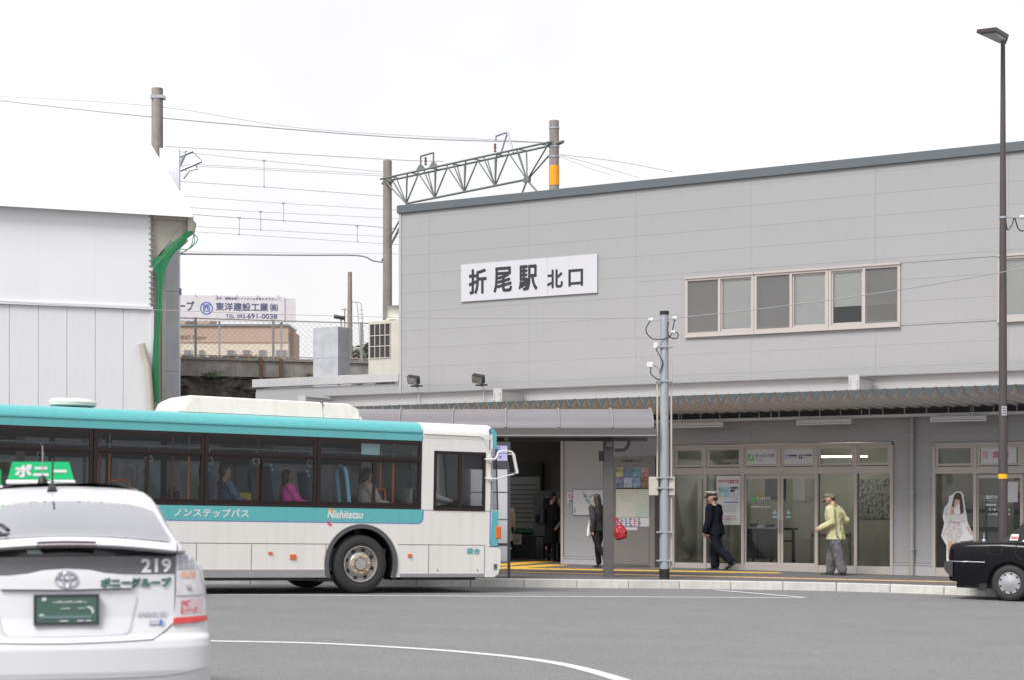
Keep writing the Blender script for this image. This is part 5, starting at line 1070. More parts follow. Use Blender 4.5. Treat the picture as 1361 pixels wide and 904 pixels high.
line('bumper_seam', [(.556, .703), (.66, .712), (.755, .725)]); line('bumper_seam', [(-.556, .703), (-.66, .712), (-.755, .725)])
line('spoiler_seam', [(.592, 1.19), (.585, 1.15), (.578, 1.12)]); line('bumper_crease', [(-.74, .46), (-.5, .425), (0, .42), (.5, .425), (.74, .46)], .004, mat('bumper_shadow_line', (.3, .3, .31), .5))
# recess round the number plate
patch('plate_recess_edge', sym([(0, .645), (.30, .648), (.335, .67), (.375, .86), (.366, .862), (.326, .678), (.295, .656), (0, .652)]), mat('recess_edge', (.42, .42, .44), .5), .003, dens=.02, step=.1)
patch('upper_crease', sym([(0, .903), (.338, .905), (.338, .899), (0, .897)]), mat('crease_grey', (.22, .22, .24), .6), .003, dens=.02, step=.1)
PG = mat('plate_green', (.05, .105, .082), .5)
pl = empty('number_plate', (0, ry(0, .80) - .03, .797)); pl.parent = TX
bb('plate', PG, pl, -.162, .162, 0, .012, -.076, .076, .006); obj('plate_frame', g_plate(rect(-.17, -.084, .17, .084), [rect(-.16, -.074, .16, .074)], .02, y0=-.004), SEAM, pl); bb('plate_backing', SEAM, pl, -.165, .165, .0125, .045, -.08, .08)
SMU = mat('plate_smudge', (.42, .45, .45), .6); STR = mat('plate_streak', (.12, .18, .20), .6)
obj('smudge', g_plate([(-.115 + .014 * math.cos(t), .058 + .012 * math.sin(t)) for t in [i * .7 for i in range(9)]], (), .001, y0=-.003), SMU, pl); bb('streak', STR, pl, -.135, .13, -.004, -.001, -.048, -.033)
obj('smudge', g_plate([(-.145, -.03), (-.12, -.05), (-.115, -.025), (-.13, -.02)], (), .001, y0=-.003), SMU, pl)
for x, w in ((-.03, .05), (.06, .035)): bb('smudge', SMU, pl, x, x + w, -.003, -.001, .004, .009)
for x, w in ((-.035, .045), (.055, .035), (.10, .03)): bb('smudge', SMU, pl, x, x + w, -.003, -.001, -.066, -.058)
obj('smudge', g_plate([(.10, .012), (.125, .0), (.135, -.03), (.145, -.01), (.135, .012), (.115, .02)], (), .001, y0=-.003), SMU, pl)
for i in range(14): bb('smudge', SMU, pl, -.07 + i * .0125, -.062 + i * .0125 + (i % 3) * .001, -.003, -.001, .037, .043 + (i % 4) * .002)
LG = mat('letters_green', (.05, .13, .10), .5)
lettering('219', WL, TX, .395, .992, .155, .072, bold=.0035, mp=tmap(.0065)); lettering('ポニーグループ', LG, TX, .178, .912, .37, .048, bold=.0045, mp=lambda u, v, w: tmap(.008 + .020 * max(0, min(1, (.362 - u) / .02)))(u, v, w))
CHR = mat('chrome', (.55, .56, .62), .15, metal=1., var=.02)
def oval(cx, cz, a, b): return [tmap(.028)(cx + a * math.cos(t * math.pi / 16), cz + b * math.sin(t * math.pi / 16)) for t in range(33)]
em = empty('emblem', (0, 0, 0)); em.parent = TX
for nm, (cx, cz, a, b) in (('outer_ring', (0, .955, .058, .040)), ('upright_ring', (0, .955, .018, .038)), ('cross_ring', (0, .970, .045, .016))): obj(nm, g_tube(oval(cx, cz, a, b), .0045, 6, False), CHR, em, True)
lettering('PRIUS', CHR, TX, .372, .748, .155, .026, bold=.0015, shear=.3, mp=tmap(.006)); patch('small_badge', rect(.432, .703, .51, .728), CHR, .008, .006); patch('badge_drop', [(.487, .701), (.498, .701), (.503, .715), (.496, .735), (.488, .717)], BLUE, .012, .003)
# tail lamps
CLR = mat('lens_clear', (.50, .49, .52), .15, coat=.8, var=.12, scale=25); LRED = mat('lens_red', (.50, .02, .02), .2, coat=.8); LPK = ramp_mat('lens_pink', [(.36, (.42, .08, .09)), (.5, (.5, .38, .40))], 26, rough=.2); LOR = ramp_mat('lens_orange', [(.4, (.55, .20, .10)), (.65, (.5, .45, .42))], 24, rough=.2)
for s in (1, -1):
    def mm(p): q = [(s * x, z) for x, z in p]; return q if s > 0 else list(reversed(q))
    tl = patch('tail_lamp', mm([(.583, 1.090), (.62, 1.082), (.660, 1.045), (.692, .985), (.718, .90), (.735, .82), (.740, .712), (.556, .700), (.572, .80), (.582, .95)]), CLR, .012, .012, dens=.02, step=.025)
    patch('lens_band', mm([(.738, .742), (.740, .712), (.556, .700), (.561, .736)]), LRED, .0165, .003, parent=tl); patch('lens_pink', mm([(.60, .755), (.71, .76), (.71, .84), (.602, .835)]), LPK, .015, .002, parent=tl)
    patch('lens_orange', mm([(.60, .955), (.675, .955), (.68, .99), (.603, .985)]), LOR, .015, .002, parent=tl); patch('lens_divider', mm([(.578, .862), (.727, .862), (.727, .855), (.578, .855)]), SEAM if False else mat('lens_grey', (.28, .28, .31), .3), .0155, .002, parent=tl)
    patch('lens_divider', mm([(.583, 1.005), (.685, 1.003), (.686, .997), (.583, .999)]), mat('lens_grey', (.28, .28, .31), .3), .0155, .002, parent=tl)
    for a in range(3):
        for b_ in range(2 if a == 2 else 3): patch('lens_cell', mm(rect(.592 + a * .03, 1.01 + b_ * .026, .614 + a * .03, 1.03 + b_ * .026)), mat('lens_cell_grey', (.30, .30, .36), .2), .0155, .002, parent=tl)
    obj('bulb_reflector', g_lathe([(0, -.004), (.018, 0), (.02, .006)], 'y', 12, tmap(.014)(s * .64, .90)), mat('lens_grey', (.28, .28, .31), .3), tl)
# wiper, antennas, roof signs
tube('wiper_arm', BLACK, TX, [tmap(.03)(-.40, 1.26), tmap(.035)(-.34, 1.235), tmap(.03)(-.305, 1.212)], .011, 8); tube('wiper_blade', BLACK, TX, [tmap(.02)(-.46, 1.205), tmap(.02)(-.30, 1.202)], .008, 6)
tube('antenna_base', BLACK, TX, [(-.085, 1.62, 1.44), (-.085, 1.66, 1.475), (-.085, 1.69, 1.50)], [.035, .026, .014], 10); tube('antenna', BLACK, TX, [(-.085, 1.68, 1.48), (-.083, 1.76, 1.66)], .0065, 8)
tube('antenna_base', BLACK, TX, [(-.15, 2.3, 1.505), (-.15, 2.3, 1.53), (-.15, 2.3, 1.56)], [.035, .03, .015], 10); tube('antenna', mat('antenna_grey', (.25, .24, .25), .4), TX, [(-.15, 2.3, 1.55), (-.15, 2.3, 1.76)], .004, 8)
tube('antenna_cable', BLACK, TX, catmull([(-.13, 2.28, 1.53), (-.05, 2.2, 1.515), (.05, 2.15, 1.511)], 5), .003, 6)
GRN2 = mat('roof_sign_green', (.0, .42, .14), .35)
rs = empty('roof_sign', (-.158, 2.45, 1.505)); rs.parent = TX
obj('sign_box', ([(-.215, 0, .03), (.205, 0, .03), (.175, 0, .15), (-.185, 0, .15), (-.215, .14, .03), (.205, .14, .03), (.165, .10, .15), (-.175, .10, .15)], [(0, 1, 2, 3), (4, 5, 6, 7), (0, 1, 5, 4), (1, 2, 6, 5), (2, 3, 7, 6), (3, 0, 4, 7)]), GRN2, rs); bb('sign_base', WHITE, rs, -.225, .215, -.01, .15, .0, .028, .006)
lettering('ポニー', WL, rs, -.165, .05, .32, .078, -.003, .006)
rs = empty('front_sign', (-.52, 2.6, 1.47)); rs.parent = TX; bb('sign_box', GRN2, rs, -.28, .10, 0, .1, .03, .135, .006); bb('sign_base', WHITE, rs, -.29, .11, -.01, .11, 0, .028); lettering('お', LG, rs, -.02, .045, .08, .07, -.003, .003)
CARR = mat('wheel_silver', (.38, .38, .40), .35, metal=.6)
for x in (-.70, .70):
    for y in (.85, 3.5):
        w = empty('wheel', (x, y, .30)); w.parent = TX; sx = 1 if x > 0 else -1
        obj('tyre', g_lathe([(.19, -.09), (.29, -.09), (.305, -.06), (.305, .06), (.29, .09), (.19, .09)], 'x', 28), RUB, w, True); obj('rim', g_lathe([(0, .07), (.19, .08), (.195, .06)] if sx > 0 else [(0, -.07), (.19, -.08), (.195, -.06)], 'x', 24), CARR, w, True)
# ------------------------------------------------------------------ black saloon taxi at the right
PB = mat('taxi_black', (.004, .004, .006), .14, var=.05, coat=.0, spec=.22); BUMPG = mat('bumper_grey', (.03, .03, .034), .5)
bf = Vector((math.cos(R(27)), -math.sin(R(27)), 0)); bo = Vector((8.55, 31.06, 0)); bo.z = g(bo.x, bo.y); bf.z = -(.0176 * bf.x + .0073 * bf.y); bf.normalize()
BX = empty('black_taxi', (0, 0, 0), 0, 'black saloon taxi with chrome trim and silver wheel cover at the right edge', 'taxi', mtx=frame(bo, bf, NRM)); BWD = 1.69
# x, z bottom, z top of deck, inset of plan
ST = [(-1.075, .42, .72, .16), (-1.06, .36, .93, .09), (-1.03, .33, .975, .055), (-.95, .31, .995, .03), (-.8, .30, 1.01, .015), (-.45, .30, 1.025, .004), (-.15, .30, 1.035, 0), (.3, .30, 1.02, 0), (1.0, .22, 1.0, 0), (2.2, .22, .98, 0), (2.9, .22, .96, .01), (3.3, .26, .93, .03), (3.5, .30, .85, .08), (3.58, .40, .72, .16)]
def sti(x):
    for a, b in zip(ST, ST[1:]):
        if a[0] <= x <= b[0]: t = (x - a[0]) / (b[0] - a[0]); return [a[i] + (b[i] - a[i]) * t for i in range(4)]
def archz(x, cx): d = abs(x - cx); return .30 + math.sqrt(max(0, .385 ** 2 - d * d)) if d < .385 else 0
xs = sorted(set([a[0] for a in ST] + [-.385 + i * .0385 for i in range(21)] + [2.68 - .385 + i * .0385 for i in range(21)] + [-.7, -.6, .6, .8, 1.4, 1.8])); V, F = [], []; nn = 0
for x in xs:
    _, zb_, zt_, ins = sti(x); zb_ = max(zb_, archz(x, 0), archz(x, 2.68)); zsld = zt_ - .13; hw = BWD / 2
    sec = []
    for t in range(6): z = zb_ + (max(zsld, zb_ + .02) - zb_) * t / 5; sec.append((ins + .035 * max(0, (.55 - z)) * .6 + .012 * max(0, z - .6), z))
    for a in range(1, 7): an = R(90 * a / 6); sec.append((sec[5][0] + .10 * (1 - math.cos(an)), max(zsld, zb_ + .02) + .115 * math.sin(an)))
    sec += [(.35, zt_ - .004), (hw, zt_ + .004)]; full = sec + [(BWD - y, z) for y, z in reversed(sec[:-1])]; nn = len(full); V += [(x, y, z) for y, z in full]
for i in range(len(xs) - 1):
    for j in range(nn - 1): F.append((i * nn + j, i * nn + j + 1, (i + 1) * nn + j + 1, (i + 1) * nn + j))
F += [tuple(range(nn)), tuple((len(xs) - 1) * nn + j for j in range(nn))]
obj('body', (V, F), PB, BX, 40); bb('underbody', BLACK, BX, -.95, 3.3, .2, BWD - .2, .2, .5); bb('underbody', BLACK, BX, .4, 2.3, .03, BWD - .03, .22, .6)
# cabin
GH = [(-.20, .055, 1.03), (-.02, .10, 1.18), (.17, .15, 1.33), (.35, .19, 1.455), (.56, .21, 1.50), (1.4, .22, 1.51), (1.9, .21, 1.47), (2.35, .14, 1.18), (2.52, .10, 1.0)]
V, F = [], []
for x, yi, zt_ in GH: sec = [(.05, 1.0), (.06, 1.03), (yi, zt_ - .03), (yi + .08, zt_), (BWD / 2, zt_ + .012)]; sec = sec + [(BWD - y, z) for y, z in reversed(sec[:-1])]; nn = len(sec); V += [(x, y, max(z, .99)) for y, z in sec]
for i in range(len(GH) - 1):
    for j in range(nn - 1): F.append((i * nn + j, i * nn + j + 1, (i + 1) * nn + j + 1, (i + 1) * nn + j))
obj('cabin', (V, F), PB, BX, 30)
def side(u, v, w=0.): return Vector((u, .047 + (v - 1.0) * .33 - .006 + w, v))
obj('side_window', g_plate([(.27, 1.06), (1.0, 1.05), (1.0, 1.40), (.62, 1.40), (.48, 1.35)], (), .004, side), glass('saloon_glass', (.3, .33, .36), 1.5, .25), BX); obj('side_window', g_plate([(1.06, 1.05), (2.05, 1.05), (1.75, 1.41), (1.06, 1.41)], (), .004, side), MATS['saloon_glass'], BX)
tube('window_trim', CHR, BX, catmull([side(.20, 1.03), side(.33, 1.2), side(.47, 1.37), side(.6, 1.43), side(1.7, 1.44)], 6), .014, 8); tube('belt_trim', CHR, BX, [side(.2, 1.035), side(2.2, 1.02)], .008, 6)
def bsd(u, v, w=0.):  _, a, b, c = sti(max(-1.07, u)); return Vector((u, c + .021 * max(0, (.55 - v)) + .012 * max(0, v - .6) - .004 + w, v))
st_ = obj('sticker', g_plate([(-.02, 1.05), (.12, 1.05), (.135, 1.155), (.01, 1.155)], (), .001, lambda u, v, w=0.: side(u, v, w) + Vector((0, -.010, 0))), WL, BX); lettering('禁煙車', CRL, st_, .005, 1.07, .115, .05, bold=.003, mp=lambda u, v, w: side(u, v, w) + Vector((0, -.013, 0)))
tube('side_trim', CHR, BX, [bsd(x, .66, -.004) for x in (-1.05, -1.0, -.9, -.7, -.42)], .010, 8); tube('side_trim', CHR, BX, [bsd(x, .645, -.004) for x in (.42, 1.2, 2.26)], .010, 8)
obj('rear_bumper', g_plate([(-1.0, .42), (-1.08, .45), (-1.13, .52), (-1.135, .655), (-1.0, .665)], (), BWD - .06, y0=.03), BUMPG, BX); obj('bumper_corner', g_plate([(-1.12, .52), (-1.02, .40), (-.98, .40), (-.98, .66), (-1.12, .65)], (), .1, y0=.005), BUMPG, BX)
obj('tail_lamp', g_plate([(-1.078, .69), (-1.05, .69), (-1.035, .86), (-1.063, .86)], (), .25, y0=.10), mat('lens_dark_red', (.10, .01, .012), .3), BX)
obj('fuel_lid', g_plate(rect(-.36, .80, -.14, .95), [rect(-.355, .805, -.145, .945)], .004, lambda u, v, w=0.: bsd(u, v, w - .001)), mat('lid_gap', (.02, .02, .022), .5), BX)
tube('door_seam', mat('lid_gap', (.02, .02, .022), .5), BX, [bsd(.10, 1.0, .0), bsd(.10, .80, 0), bsd(.2, .72, 0)], .005, 6); bb('door_handle', BLACK, BX, .28, .45, -.02, .004, .86, .89)
obj('mud_flap', g_plate([(-.40, .58), (-.34, .64), (-.36, .45), (-.40, .16), (-.54, .17), (-.47, .45)], (), .02, y0=.02), BLACK, BX); tube('tow_hook', BLACK, BX, catmull([(-.85, .2, .34), (-.93, .2, .28), (-.90, .2, .24), (-.80, .2, .27)], 5), .012, 6)
bb('sill_line', CHR, BX, -.9, -.42, .028, .03, .44, .447)
obj('aerial_base', g_lathe([(.05, 1.025), (.045, 1.045), (.015, 1.06), (.012, 1.16), (0, 1.165)], 'z', 14, (-.52, .35, 0)), CHR, BX, True); tube('aerial', BLACK, BX, [(-.52, .35, 1.15), (-.57, .35, 1.85)], [.006, .003], 6)
for (x, y, d) in ((0, .02, 1), (2.68, .02, 1), (0, BWD - .02, -1), (2.68, BWD - .02, -1)):
    w = empty('wheel', (x, y, .312)); w.parent = BX
    obj('tyre', g_lathe([(.19, 0), (.22, -.008 * d), (.28, -.006 * d), (.306, .02 * d), (.312, .05 * d), (.312, .15 * d), (.29, .18 * d), (.19, .18 * d)], 'y', 36, cap=False), RUB, w, True)
    obj('wheel_cover', g_lathe([(.19, -.004), (.182, -.014), (.165, -.012), (.12, -.022), (.06, -.03), (.04, -.034), (0, -.034)] if d > 0 else [(.19, .004), (.1, .02), (0, .03)], 'y', 36), CARR, w, True)
    bb('housing_back', BLACK, w, -.38, .38, .2 * d, .25 * d, -.1, .38)
    if d > 0:
        for i in range(9):
            t = 2 * math.pi * i / 9; rt = Matrix.Rotation(-t, 3, 'Y'); obj('cover_slot', ([rt @ Vector(p) for p in [(.178, -.0175, -.02), (.178, -.0175, .02), (.142, -.021, .009), (.138, -.021, 0), (.142, -.021, -.009)]], [(0, 1, 2, 3, 4)]), BLACK, w)
# ------------------------------------------------------------------ white covered shed at the left
SHW = mat('shed_white_sheet', (.64, .65, .67), .6, var=.03, scale=.5, dirt=.06); TARP = mat('roof_tarp', (.86, .86, .86), .6, var=.02, scale=.4); BGE = mat('shed_beige_steel', (.40, .39, .33), .6, var=.08)
sa = math.atan2(.375, .927); zg = g(-10, 50)
SD = empty('covered_shed', (-10.0, 50.0, 0), sa, 'large white sheeted shed with white tarpaulin roof behind the bus', 'shed')
for i in range(17): bb('wall_panel', SHW, SD, -.76 * (i + 1) + .006, -.76 * i - .006, 0, .03, zg, 6.88)
for i in range(9): bb('wall_sheet', mat('shed_upper_sheet', (.68, .69, .71), .6, var=.03, scale=.6, rand=.02), SD, -1.52 * (i + 1) + .0006, -1.52 * i - .0006, .0, .03, 6.98, 9.56)
bb('ledge', WHITE, SD, -13, .05, -.06, .04, 6.885, 6.975); bb('wall_backing', SHW, SD, -13, -.01, .035, .06, zg, 9.56)
bb('wall_backing', BGE, SD, -.05, 0, .07, 8.0, zg, 9.3)
ev = Vector((1.12, -.25, 9.60)); rd = Vector((1.12, 7.8, 13.55)); kn = Vector((1.12, 3.2, 12.0))
V = [(x, p.y, p.z) for x in (-14, 1.12) for p in (ev, rd)] ; obj('roof_sheet', ([(-14, ev.y, ev.z), (ev.x, ev.y, ev.z), (rd.x, rd.y, rd.z), (-14, rd.y, rd.z), (-14, 16, 9.6), (1.12, 16, 9.6), (-14, ev.y, ev.z - .12), (ev.x, ev.y, ev.z - .12)], [(0, 1, 2, 3), (3, 2, 5, 4), (0, 1, 7, 6)]), TARP, SD)
for i in range(0): tube('ridge_clip', STEEL, SD, [(1.12 - i * .22, 7.7, 13.5), (.98 - i * .22, 7.75, 13.8)], .03, 6)
obj('gable_soffit', g_plate([(.0, 9.56), (1.16, 9.50), (1.30, 9.36), (1.24, 9.08), (1.05, 8.95), (.62, 8.92), (.05, 8.2)], (), .12, y0=.10), BGE, SD)
bb('eave_box', CREAMB, SD, .0, 1.12, .02, .10, 9.42, 9.56); bb('end_box', CREAMB, SD, 1.02, 1.18, -.05, .09, 9.1, 9.55)
obj('gusset', g_plate([(.55, 8.85), (.85, 9.25), (1.05, 8.85), (.8, 8.6)], (), .05, y0=.04), mat('gusset_beige', (.36, .35, .30), .6), SD); tube('strut', CREAMB, SD, [(.0, .05, 7.95), (.45, .05, 8.4), (.9, .05, 8.95)], .09, 10)
tube('brace', BGE, SD, [(.05, .3, 9.0), (.5, .3, 8.45)], .08, 8)
bb('column', BGE, SD, .06, .46, .35, .75, zg, 8.9); bb('column_flange', mat('flange_cream', (.38, .37, .31), .6), SD, .36, .47, .30, .349, zg, 8.3)
NET = netmat('green_net', (.0, .17, .06), 45, .74)
def netpt(p): return ((p[0] / 6.02 + 180 - 200) / 48 / .927, (HY - (270 + p[1] / 6.02)) / 48 + 1.6)
no = [netpt(p) for p in [(435, 200), (420, 225), (345, 325), (305, 375), (268, 430), (232, 505), (214, 565), (206, 640), (198, 740), (190, 900), (176, 1200), (180, 1600)]]
ni = [netpt(p) for p in [(380, 210), (350, 235), (250, 330), (180, 420), (132, 450), (130, 520), (150, 560), (158, 640), (158, 740), (152, 900), (130, 1200), (120, 1600)]]
V, F = [], []; no_ = catmull([(a, b, 0) for a, b in no], 4); ni_ = catmull([(a, b, 0) for a, b in ni], 4)
for i, (a, b_) in enumerate(zip(no_, ni_)):
    for k in range(7): q = a.lerp(b_, k / 6); V.append((q.x, -.08 + .008 * math.sin(k * 2.1 + i * .15), q.y))
F = [(i * 7 + k, i * 7 + k + 1, (i + 1) * 7 + k + 1, (i + 1) * 7 + k) for i in range(len(no_) - 1) for k in range(6)]
obj('safety_net', (V, F), NET, SD, True)
for k in range(3): tube('net_rope', mat('rope_green', (.02, .2, .08), .7), SD, catmull([(1.2, .0, 9.05), (1.3 - k * .1, -.05, 8.9 - k * .1), (1.05 - k * .12, -.08, 8.62 - k * .08), (.75, -.1, 8.6 - k * .12)], 5), .012, 5)
for i in range(18): bb('edge_tie', STEEL, SD, -.06, .09, -.03, -.005, 7.05 + i * .15, 7.065 + i * .15)
bb('edge_post', mat('edge_post_dark', (.16, .15, .13), .7), SD, .0, .06, -.02, .03, 7.0, 9.5); bb('edge_lower', WHITE, SD, -.02, .08, -.02, .03, zg, 6.9)
tube('drain_pipe', CREAMB, SD, [(-.28, -.15, 5.9), (-.1, -.15, 5.2), (.02, -.15, 3.5), (.02, -.15, 1)], .09, 12)
e = empty('tall_hoarding', (-10.3, 53.5, 0), .1, 'tall pale grey metal-sheeted wall end beside the green safety net', 'wall')
HM = mat('hoarding_zinc', (.62, .64, .69), .5, metal=0., var=.08, scale=1.5, dirt=.2)
for i, (a, b_) in enumerate([(.1, 3.0), (3.01, 5.4), (5.41, 7.8), (7.81, 10.2), (10.21, 12.05)]): bb('sheet', HM, e, -.14, .43, 0, .5, a, b_ - .0)
bb('hook', STEEL, e, .43, .50, .0, .05, 7.7, 7.9)
# ------------------------------------------------------------------ railway behind
RW = mat('retaining_concrete', (.27, .25, .23), .9, var=.35, scale=2.2, bump=.3, bscale=20, dirt=.15); RD = mat('dark_stone', (.085, .076, .07), .95, var=.6, scale=2.2, bump=.8, bscale=8)
w0, w1 = Vector((-13.5, 61.4)), Vector((-2.0, 64.9)); wd = (w1 - w0); wl = wd.length; wa = math.atan2(wd.y, wd.x)
RWL = empty('retaining_wall', (w0.x, w0.y, 0), wa, 'weathered concrete and dark stone retaining wall below the railway', 'wall')
for i in range(6): bb('concrete_block', RW, RWL, i * 2.05 + .003, i * 2.05 + 2.047, 0, .6, 5.87, 6.42)
bb('concrete_cap', mat('cap_concrete', (.24, .22, .20), .9, var=.15), RWL, -.1, wl + .5, -.06, .7, 6.425, 6.52)
# dark rubble: stones laid in courses
sm_ = []
for r_ in range(14):
    for c_i in range(26):
        x = c_i * .5 + (r_ % 2) * .25 + random.uniform(-.05, .05); z = -.2 + r_ * .43; w_ = random.uniform(.40, .49); h_ = random.uniform(.34, .42)
        if r_ < 9: sm_.append(g_bb(x - w_ / 2, x + w_ / 2, -.03, .3, z, z + h_))
V, F = [], []; nx_, nz_ = 220, 34
for j in range(nz_ + 1):
    for i in range(nx_ + 1):
        x = -.2 + i * (wl + .8) / nx_; z = 3.9 + j * 1.97 / nz_; c_ = noise.cell(Vector((x * 2.4 + .5 * noise.noise(Vector((x * 2, z * 2, 3))), z * 3.1, 1)))
        V.append((x, .10 - .14 * noise.noise(Vector((x * 2.2, z * 2.6, 0))) - .07 * noise.noise(Vector((x * 7, z * 8, 5))) - .06 * c_, z))
F = [(j * (nx_ + 1) + i, j * (nx_ + 1) + i + 1, (j + 1) * (nx_ + 1) + i + 1, (j + 1) * (nx_ + 1) + i) for j in range(nz_) for i in range(nx_)]
o = obj('rough_stone_face', (V, F), RD, RWL); o['kind'] = 'stuff'
o = obj('lower_stones', join(*sm_), RD, RWL); o['kind'] = 'stuff'; bb('wall_core', RD, RWL, -.2, wl + .6, .2, .6, -.3, 5.86)
for x in (4.9, 5.6): bb('rusty_strut', mat('rusty_brown', (.13, .07, .045), .8), RWL, x, x + .12, -.15, -.07, 5.75, 6.5)
bal = []
for i in range(900):
    x = random.uniform(-.5, wl + .8); y = random.uniform(.4, 2.0); r_ = random.uniform(.04, .09)
    bal.append(g_box((x, y, 6.55 + .06 * math.sin(x * 1.7) + random.uniform(-.03, .05) + (y - .4) * .06), (r_, r_, r_ * .8), Matrix.Rotation(random.random() * 3, 3, Vector((random.random(), random.random(), 1)))))
BM = mat('ballast_stone', (.24, .155, .115), .9, var=.5, scale=4); o = obj('ballast', join(*bal), BM); o.matrix_world = Matrix.Translation((w0.x, w0.y, 0)) @ Matrix.Rotation(wa, 4, 'Z'); tag(o, kind='stuff', label='brown ballast stones heaped along the top of the retaining wall')
o = obj('railway_bank', g_bb(-14, 40, .75, 22, -1, 6.5), BM); o.matrix_world = Matrix.Translation((w0.x, w0.y, 0)) @ Matrix.Rotation(wa, 4, 'Z'); tag(o, kind='structure')
FN = empty('chain_link_fence', (w0.x, w0.y, 6.52), wa, 'chain link fence with steel posts along the railway retaining wall', 'fence'); FS = mat('fence_steel', (.27, .265, .26), .5, var=.1)
for x in (-.3, 2.75, 5.45, 8.6, 11.5): bb('post', FS, FN, x - .04, x + .04, .2, .28, 0, 1.42)
tube('top_rail', FS, FN, [(-.5, .24, 1.39), (12.2, .24, 1.39)], .022, 6); tube('bottom_rail', FS, FN, [(-.5, .24, .08), (12.2, .24, .08)], .02, 6)
gs = []; L = 12.6
for i in range(-7, 64):
    x = -.4 + i * .2
    for sg in (1, -1):
        a = Vector((x if sg > 0 else x, .24, .1)); b_ = Vector((x + 1.4 * sg, .24, 1.39))
        if sg < 0: a.x += 1.4; b_.x += 1.4
        gs.append(g_tube([a, b_], .0045, 3, False))
o = obj('mesh', join(*gs), FS, FN); o['kind'] = 'stuff'
e = empty('billboard', at(200, 425, 70), .16, 'white billboard with dark company lettering and telephone number behind the railway fence', 'billboard')
k = 1 / 34.6
bb('board', mat('billboard_white', (.56, .56, .60), .5), e, -1, 5.15, 0, .08, 0, 1.0); bb('end_panel', mat('billboard_pale', (.55, .55, .57), .5), e, 5.16, 5.6, .06, .09, .0, .95)
for x in (.2, 2.6, 5.0): bb('support', FS, e, x, x + .08, .09, .17, -3, .95)
for i in range(6): bb('lamp_bracket', FS, e, .9 + i * .8, .92 + i * .8, -.1, .0, 1.0, 1.05)
NV = mat('lettering_navy', (.07, .08, .16), .5)
lettering('ープ', NV, e, 1.06, .40, .60, .36, -.004, .012); ring_o = [(2.14 + .25 * math.cos(t * .2618), .50 + .25 * math.sin(t * .2618)) for t in range(24)]
obj('logo_ring', g_plate(ring_o, [[(2.14 + .205 * math.cos(t * .2618), .50 + .205 * math.sin(t * .2618)) for t in range(24)]], .004, y0=-.006), BLUE, e); lettering('西', BLUE, e, 2.0, .36, .28, .28, -.004, .008)
lettering('東洋建設工業', NV, e, 2.50, .42, 2.02, .31, -.004, .008); lettering('㈱', NV, e, 4.60, .42, .30, .30, -.004, .006)
lettering('TEL', NV, e, 2.88, .13, .36, .14, -.004, .003); lettering('093-', NV, e, 3.32, .13, .38, .15, -.004, .004); lettering('691-0038', NV, e, 3.72, .13, 1.15, .18, -.004, .006)
lettering('土木、建設全般、リフォームおまかせ下さい。', NV, e, 2.5, .85, 2.4, .10, -.004, .002)
BR = mat('hotel_brown', (.38, .275, .22), .8, var=.04); CRM = mat('hotel_cream', (.52, .46, .37), .8, var=.04); WDK = mat('far_window_dark', (.17, .18, .20), .3)
e = empty('hotel_building', (0, 0, 0), 0, 'brown and cream hotel building far behind the railway', 'building')
A = at(150, 433, 120); B = at(383, 433, 120); zc_ = at(0, 456, 120).z
bb('upper_wall', BR, e, A.x, B.x, 120, 124, zc_, A.z); bb('lower_wall', CRM, e, A.x, B.x, 120.05, 124, 0, zc_ - .01); bb('roof_edge', WDK, e, A.x, B.x + .1, 119.9, 124, A.z + .002, A.z + .14)
bb('penthouse', BR, e, A.x, at(279, 0, 121).x, 121, 123.9, A.z + .145, A.z + 1.1); bb('side_wing', BR, e, B.x + .01, at(391, 0, 121).x, 121, 124, 0, at(0, 440, 121).z)
for (a, b_) in ((245, 254), (265, 271), (302, 311), (323, 332), (344, 353), (367, 380)):
    f = bb('window', CRM, e, at(a, 0, 120).x - .06, at(b_, 0, 120).x + .06, 119.97, 120.04, at(0, 474, 120).z, at(0, 466, 120).z); pn = bb('pane', WDK, e, at(a, 0, 120).x, at(b_, 0, 120).x, 119.93, 119.965, at(0, 474, 120).z, at(0, 466, 120).z); pn.parent = f; pn.location = pn.location - f.location
bb('window', WDK, e, at(247, 0, 121).x, at(259, 0, 121).x, 120.9, 121, A.z + .35, A.z + 1.0)
q = at(229, 452, 120); lettering('CORIO Royer', mat('hotel_letters', (.12, .06, .05), .6), e, q.x, q.z, 46 / 20, .36, 119.95, .0, .25); tube('roof_ladder', FS, e, [at(377, 426, 120), at(368, 434, 120)], .08, 5)
